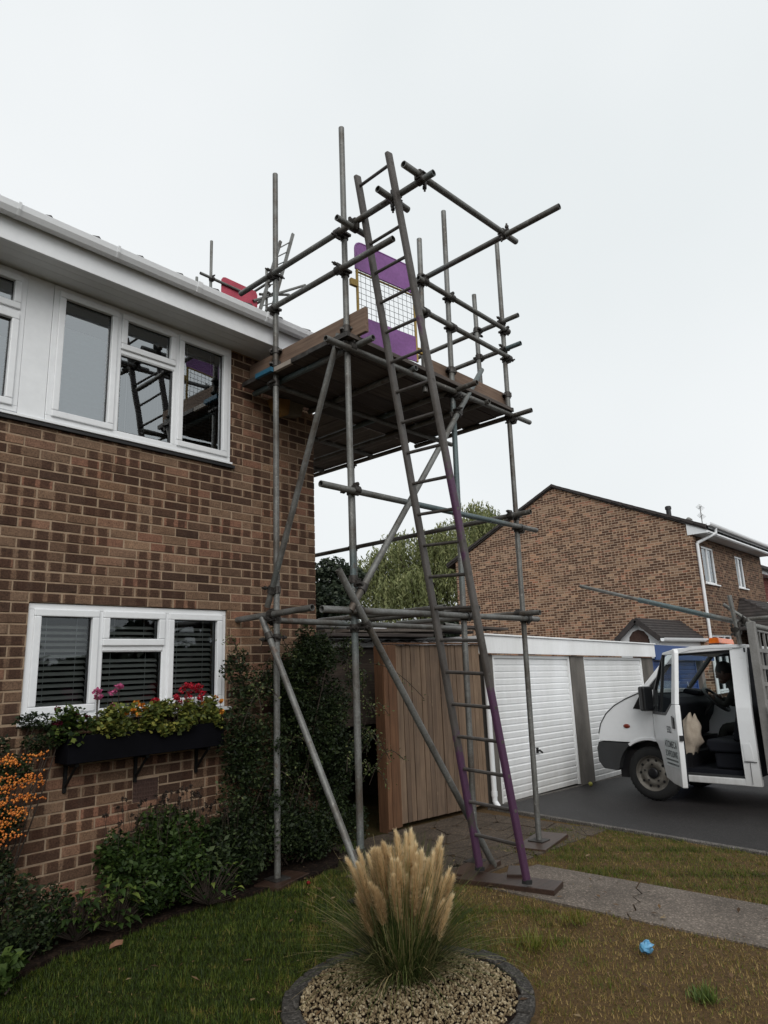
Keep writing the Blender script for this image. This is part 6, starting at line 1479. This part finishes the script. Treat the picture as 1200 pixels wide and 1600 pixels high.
# open passenger door
TH = rad(53); HG = Vector((-0.012,-0.105,0)); DD = Vector((-math.sin(TH),-math.cos(TH),0)); DN = Vector((-math.cos(TH),math.sin(TH),0))
def dpt(d, z, o=0.0):
    o2 = o - 0.10*max(0,(z-1.15))**1.0*1.0/0.7*0.9
    return HG + DD*d + DN*o2 + Vector((0,0,z))
def dprism(mb, poly, o0, o1):
    n = len(poly); mb.mesh([dpt(d,z,o0) for d,z in poly]+[dpt(d,z,o1) for d,z in poly], [tuple(range(n)), tuple(range(n,2*n))[::-1]]+[(i,n+i,n+(i+1)%n,(i+1)%n) for i in range(n)])
    return mb
q = MB(); dprism(q, [(0.0,0.74),(0.10,0.70),(0.20,0.60),(0.33,0.33),(0.60,0.295),(0.915,0.285),(0.935,0.60),(0.945,1.10),(0.94,1.20),(0.80,1.20),(0.56,1.07),(0.0,1.07)], 0.005, -0.055)
dprism(q, [(0.80,1.203),(0.94,1.203),(0.895,1.80),(0.86,1.845),(0.80,1.845),(0.79,1.78)], 0.005, -0.045)
dprism(q, [(0.798,1.845),(0.40,1.825),(0.385,1.795),(0.788,1.79)], 0.005, -0.04)
door = vb(q, 'door', 'van_white', bev=0.008); door['label'] = 'open passenger door with dark lettering'
q = MB(); dprism(q, [(0.002,1.073),(0.03,1.36),(0.40,1.823),(0.384,1.793),(0.09,1.37),(0.08,1.073)], 0.004, -0.04); dprism(q, [(0.0815,1.073),(0.56,1.073),(0.80,1.203),(0.795,1.225),(0.55,1.10),(0.0815,1.10)], 0.006, -0.03); dprism(q, [(0.30,1.10),(0.335,1.10),(0.40,1.79),(0.385,1.79)], 0.003, -0.03); vb(q, 'window_trim', 'van_black', door)
q = MB(); q.face([dpt(d,z,-0.015) for d,z in ((0.085,1.10),(0.55,1.10),(0.798,1.225),(0.79,1.79),(0.39,1.793),(0.095,1.37))]); vb(q, 'door_window', 'car_glass', door)
q = MB(); dprism(q, [(0.06,0.74),(0.36,0.37),(0.88,0.33),(0.90,1.1),(0.78,1.15),(0.55,1.03),(0.06,1.03)], -0.058, -0.085); vb(q, 'door_trim', 'interior', door, bev=0.01)
q = MB(); dprism(q, [(0.80,0.93),(0.875,0.93),(0.875,1.055),(0.80,1.075)], 0.02, 0.006); vb(q, 'door_handle', 'van_black', door, bev=0.006)
q = MB(); dprism(q, [(0.925,0.80),(0.96,0.80),(0.96,0.86),(0.925,0.86)], -0.01, -0.05); vb(q, 'lock', 'van_black', door)
q = MB(); c = dpt(0.10,1.26,0.11); q.obox(c, (0.10,0.17,0.31), rz=math.atan2(DD.y,DD.x)+0.5); q.obox(dpt(0.07,1.16,0.04), (0.06,0.12,0.07), rz=math.atan2(DD.y,DD.x)); vb(q, 'mirror', 'van_black', door, bev=0.025)
q = MB(); dprism(q, [(0.395,0.80),(0.905,0.80),(0.905,0.485),(0.395,0.485)], 0.0075, 0.0062); vb(q, 'sign_panel', 'sign_tint', door)
def lettering(txt, d, z, size, sx=1.0):
    cu = bpy.data.curves.new('lettering', 'FONT'); cu.body = txt; cu.size = size; cu.extrude = 0.0; cu.offset = 0.0015
    tmp = bpy.data.objects.new('tmp_text', cu); COL.objects.link(tmp)
    dg = bpy.context.evaluated_depsgraph_get(); me = bpy.data.meshes.new_from_object(tmp.evaluated_get(dg)); bpy.data.objects.remove(tmp)
    # outer face: text runs from the hinge towards the trailing edge
    for v in me.vertices:
        p = dpt(d+v.co.x*sx, z+v.co.y, 0.0095); v.co = p
    me.materials.clear(); me.materials.append(M['lettering']); me.name = 'lettering'
    o = bpy.data.objects.new('lettering', me); link(o, door)
lettering('ESD', 0.56, 0.875, 0.105, 0.9)
lettering('ATOMECA', 0.41, 0.705, 0.105, 0.92); lettering('SCAFFOLDING', 0.415, 0.60, 0.098, 0.70);
q = MB()      # two rows of small print, too small to read in the photograph
for z_, d0_ in ((0.552,0.42),(0.508,0.44)):
    d_ = d0_
    while d_ < 0.86:
        w_ = random.uniform(0.012,0.03); dprism(q, [(d_,z_),(d_+w_,z_),(d_+w_,z_+0.02),(d_,z_+0.02)], 0.0092, 0.0080); d_ += w_+random.uniform(0.008,0.014)
tag(vb(q, 'small_print', 'lettering', door), kind='stuff')
# rear rack / bed
for x in (-0.04, VW-0.04):
    rk = MB(); rk.box(x, x+0.085, -1.46, -1.37, 0.42, 2.16); vb(rk, 'rack_post', 'rack_grey', bev=0.006)
for k, z in enumerate((2.05,1.80,1.60,1.40,1.20)):
    q = MB(); q.box(0.047, VW-0.042, -1.435, -1.40, z, z+0.045); vb(q, 'rack_bar', 'rack_grey')
for k in range(7):
    q = MB(); x = 0.25+k*0.22; q.box(x, x+0.03, -1.430, -1.405, 1.247, 2.048); vb(q, 'rack_bar', 'rack_grey')
for k in range(5):
    q = MB(); z = 0.78+k*0.085; q.box(0.047, VW-0.042, -1.44, -1.40, z, z+0.078); vb(q, 'headboard_plank', 'rack_grey')
q = MB(); q.box(-0.08, VW+0.08, -4.7, -1.47, 0.70, 0.78); q.box(0.3,VW-0.3,-4.6,-1.3,0.45,0.69); vb(q, 'bed', 'rack_grey')
for k in range(4):
    q = MB(); z = 0.79+k*0.10; q.box(-0.09,-0.05,-4.7,-1.49,z,z+0.092); vb(q, 'drop_side', 'rack_grey'); q = MB(); q.box(VW+0.05,VW+0.09,-4.7,-1.49,z,z+0.092); vb(q, 'drop_side', 'rack_grey')
q = MB(); q.box(-0.06,-0.01,-1.62,-1.50,0.42,0.62); vb(q, 'side_plate', 'yellow')
q = MB(); q.box(0.42,1.02,-0.90,-0.78,1.918,1.945); lb = vb(q, 'beacon_base', 'van_grey'); q = MB(); q.prism([(-0.91,1.947),(-0.77,1.947),(-0.785,2.02),(-0.895,2.02)], 'x', 0.40, 1.04); vb(q, 'beacon_lens', 'beacon', lb, bev=0.01)
# tubes carried on the rack
def wtube(name, label, segs):
    o = thing(name, segs[0][0], label, 'pole')
    for p, q_, r in segs: MB().tube(p, q_, r, 12, hollow=True).build('tube', M['tube'], o)
wtube('steel_pole', 'long grey steel pole jutting forward over the van cab', [((9.32,4.58,2.66),(9.32,3.72,2.375),0.025),((9.32,3.74,2.38),(9.32,0.6,1.36),0.034)])
wtube('steel_pole', 'upright stub of tube standing behind the van cab', [((9.25,2.52,1.72),(9.22,2.55,2.32),0.026)])
wtube('steel_pole', 'slanting short tube clamped behind the van cab', [((9.35,2.36,1.95),(9.30,2.66,2.22),0.022)])
wtube('steel_pole', 'pale horizontal tube at the right edge behind the rack', [((9.5,2.45,2.02),(9.3,0.4,2.06),0.026)])
cc = thing('tube_clamp', (9.27,2.5,1.95), 'dark cluster of clamps holding tubes behind the van cab', 'clamp')
coupler((9.26,2.50,1.95),(0,0,1),(9.31,2.48,1.98),(0,1,0.3),cc); coupler((9.30,2.44,2.0),(0,1,0),(9.24,2.54,1.90),(1,0,0.2),cc); coupler((9.25,2.54,1.84),(0,0,1),(9.3,2.54,1.86),(0,0.5,1),cc)
# canvas sack in the footwell
sk = bpy.data.meshes.new('sack'); bm = bmesh.new(); bmesh.ops.create_uvsphere(bm, u_segments=28, v_segments=18, radius=1.0)
for v in bm.verts:
    x, y, z = v.co; a = math.atan2(y, x); t = (z+1)/2
    w = (0.85+0.25*math.sin(t*2.6))*(1.0-0.25*t*t)*(1+0.10*math.sin(a*5+t*7)+0.06*math.sin(a*11-t*9)+0.05*math.sin(t*23+a*2))
    w *= 1+0.07*math.sin(a*7+t*16)+0.05*math.sin(a*4-t*21)
    v.co = (x*w*0.15, y*w*0.155-0.10*t+0.05*t*t, z*0.33+0.03*math.sin(a*3)-(0.06 if t > 0.97 else 0))
bm.to_mesh(sk); bm.free(); sk.polygons.foreach_set('use_smooth', [True]*len(sk.polygons)); sk.materials.append(M['sack'])
so = bpy.data.objects.new('canvas_sack', sk); so.location = van.matrix_basis @ Vector((0.22,-0.38,0.76)); so.rotation_euler = (rad(14),0,0.3); COL.objects.link(so); ORG[so.name] = so.location
tag(so, 'creased beige canvas sack in the open van doorway', 'sack')
# driver
VM = Matrix.Translation(Vector((9.1,3.76,g(9.1)+0.014))) @ Matrix.Rotation(math.atan(0.037), 4, 'Y')
def wp(x, y, z): return VM @ Vector((x,y,z))
pb = wp(1.36,-0.98,0.80)
per = thing('person', pb, 'person in dark clothing sitting at the steering wheel of the van', 'person')
def skin(name, joints, edges, mat, root=0, sub=1):
    me = bpy.data.meshes.new(name); me.from_pydata([tuple(wp(*j[:3])-pb) for j in joints], edges, []); o = bpy.data.objects.new(name, me); link(o, per)
    sm = o.modifiers.new('skin', 'SKIN'); sm.use_smooth_shade = True
    if not me.skin_vertices: me.skin_vertices.new()
    for i, j in enumerate(joints): me.skin_vertices[0].data[i].radius = (j[3], j[4] if len(j) > 4 else j[3]); me.skin_vertices[0].data[i].use_root = (i == root)
    ss = o.modifiers.new('sub', 'SUBSURF'); ss.levels = sub; ss.render_levels = sub
    me.materials.append(mat); return o
J = [(1.36,-0.92,0.88,.15,.12),(1.36,-0.89,1.05,.14,.11),(1.36,-0.82,1.28,.19,.13),(1.36,-0.74,1.42,.10,.09),(1.36,-0.68,1.50,.075),
     (1.17,-0.78,1.32,.065),(1.15,-0.66,1.14,.05),(1.21,-0.51,1.24,.038),(1.55,-0.78,1.32,.065),(1.57,-0.66,1.14,.05),(1.51,-0.51,1.24,.038),
     (1.27,-0.90,0.84,.09),(1.25,-0.58,0.86,.07),(1.25,-0.46,0.52,.05),(1.45,-0.90,0.84,.09),(1.47,-0.58,0.86,.07),(1.47,-0.46,0.52,.05)]
skin('body', J, [(0,1),(1,2),(2,3),(3,4),(2,5),(5,6),(6,7),(2,8),(8,9),(9,10),(0,11),(11,12),(12,13),(0,14),(14,15),(15,16)], M['cloth_dark'])
hd = MB(); hd.blob((0,0,0), 0.075, 0.095, 0.115, 18, 14); hd.blob((0,0.094,-0.01), 0.014, 0.018, 0.02, 8, 6); hd.blob((0,0.055,-0.075), 0.045, 0.045, 0.04, 10, 8)
for s_ in (-1,1): hd.blob((s_*0.076,-0.005,-0.005), 0.01, 0.018, 0.03, 8, 6); hd.blob((s_*0.03,0.085,0.015), 0.012, 0.008, 0.008, 8, 5)
hd.map(lambda x,y,z: tuple(wp(1.36+x*1.15, -0.63+1.18*(y*math.cos(-0.4)-z*math.sin(-0.4)), 1.585+1.18*(y*math.sin(-0.4)+z*math.cos(-0.4)))))
hd.build('head', M['skin'], per)
hr = MB(); hr.blob((0,-0.018,0.03), 0.083, 0.098, 0.102, 18, 12, 0.02); hr.map(lambda x,y,z: tuple(wp(1.36+x*1.15, -0.63+1.18*(y*math.cos(-0.4)-z*math.sin(-0.4)), 1.585+1.18*(y*math.sin(-0.4)+z*math.cos(-0.4))))); hr.build('hair', M['hair'], per)
for sx, bx in ((-1,1.22),(1,1.50)):
    hnd = MB(); c = Vector((bx,-0.49,1.25)); hnd.blob(c, 0.04, 0.03, 0.045, 10, 8)
    for k in range(4):
        o_ = c+Vector((-0.03*sx*0+(-0.028+0.019*k),0.02,0.03)); hnd.path([o_, o_+Vector((0,0.035,0.01)), o_+Vector((0,0.05,-0.022)), o_+Vector((0,0.03,-0.04))], [0.009,0.0085,0.008,0.007], 7)
    hnd.path([c+Vector((-sx*0.03,-0.005,0.0)), c+Vector((-sx*0.055,0.01,0.02)), c+Vector((-sx*0.06,0.03,0.03))], [0.011,0.010,0.008], 7)
    hnd.map(lambda x,y,z: tuple(wp(x,y,z))); hnd.build('hand', M['skin'], per)
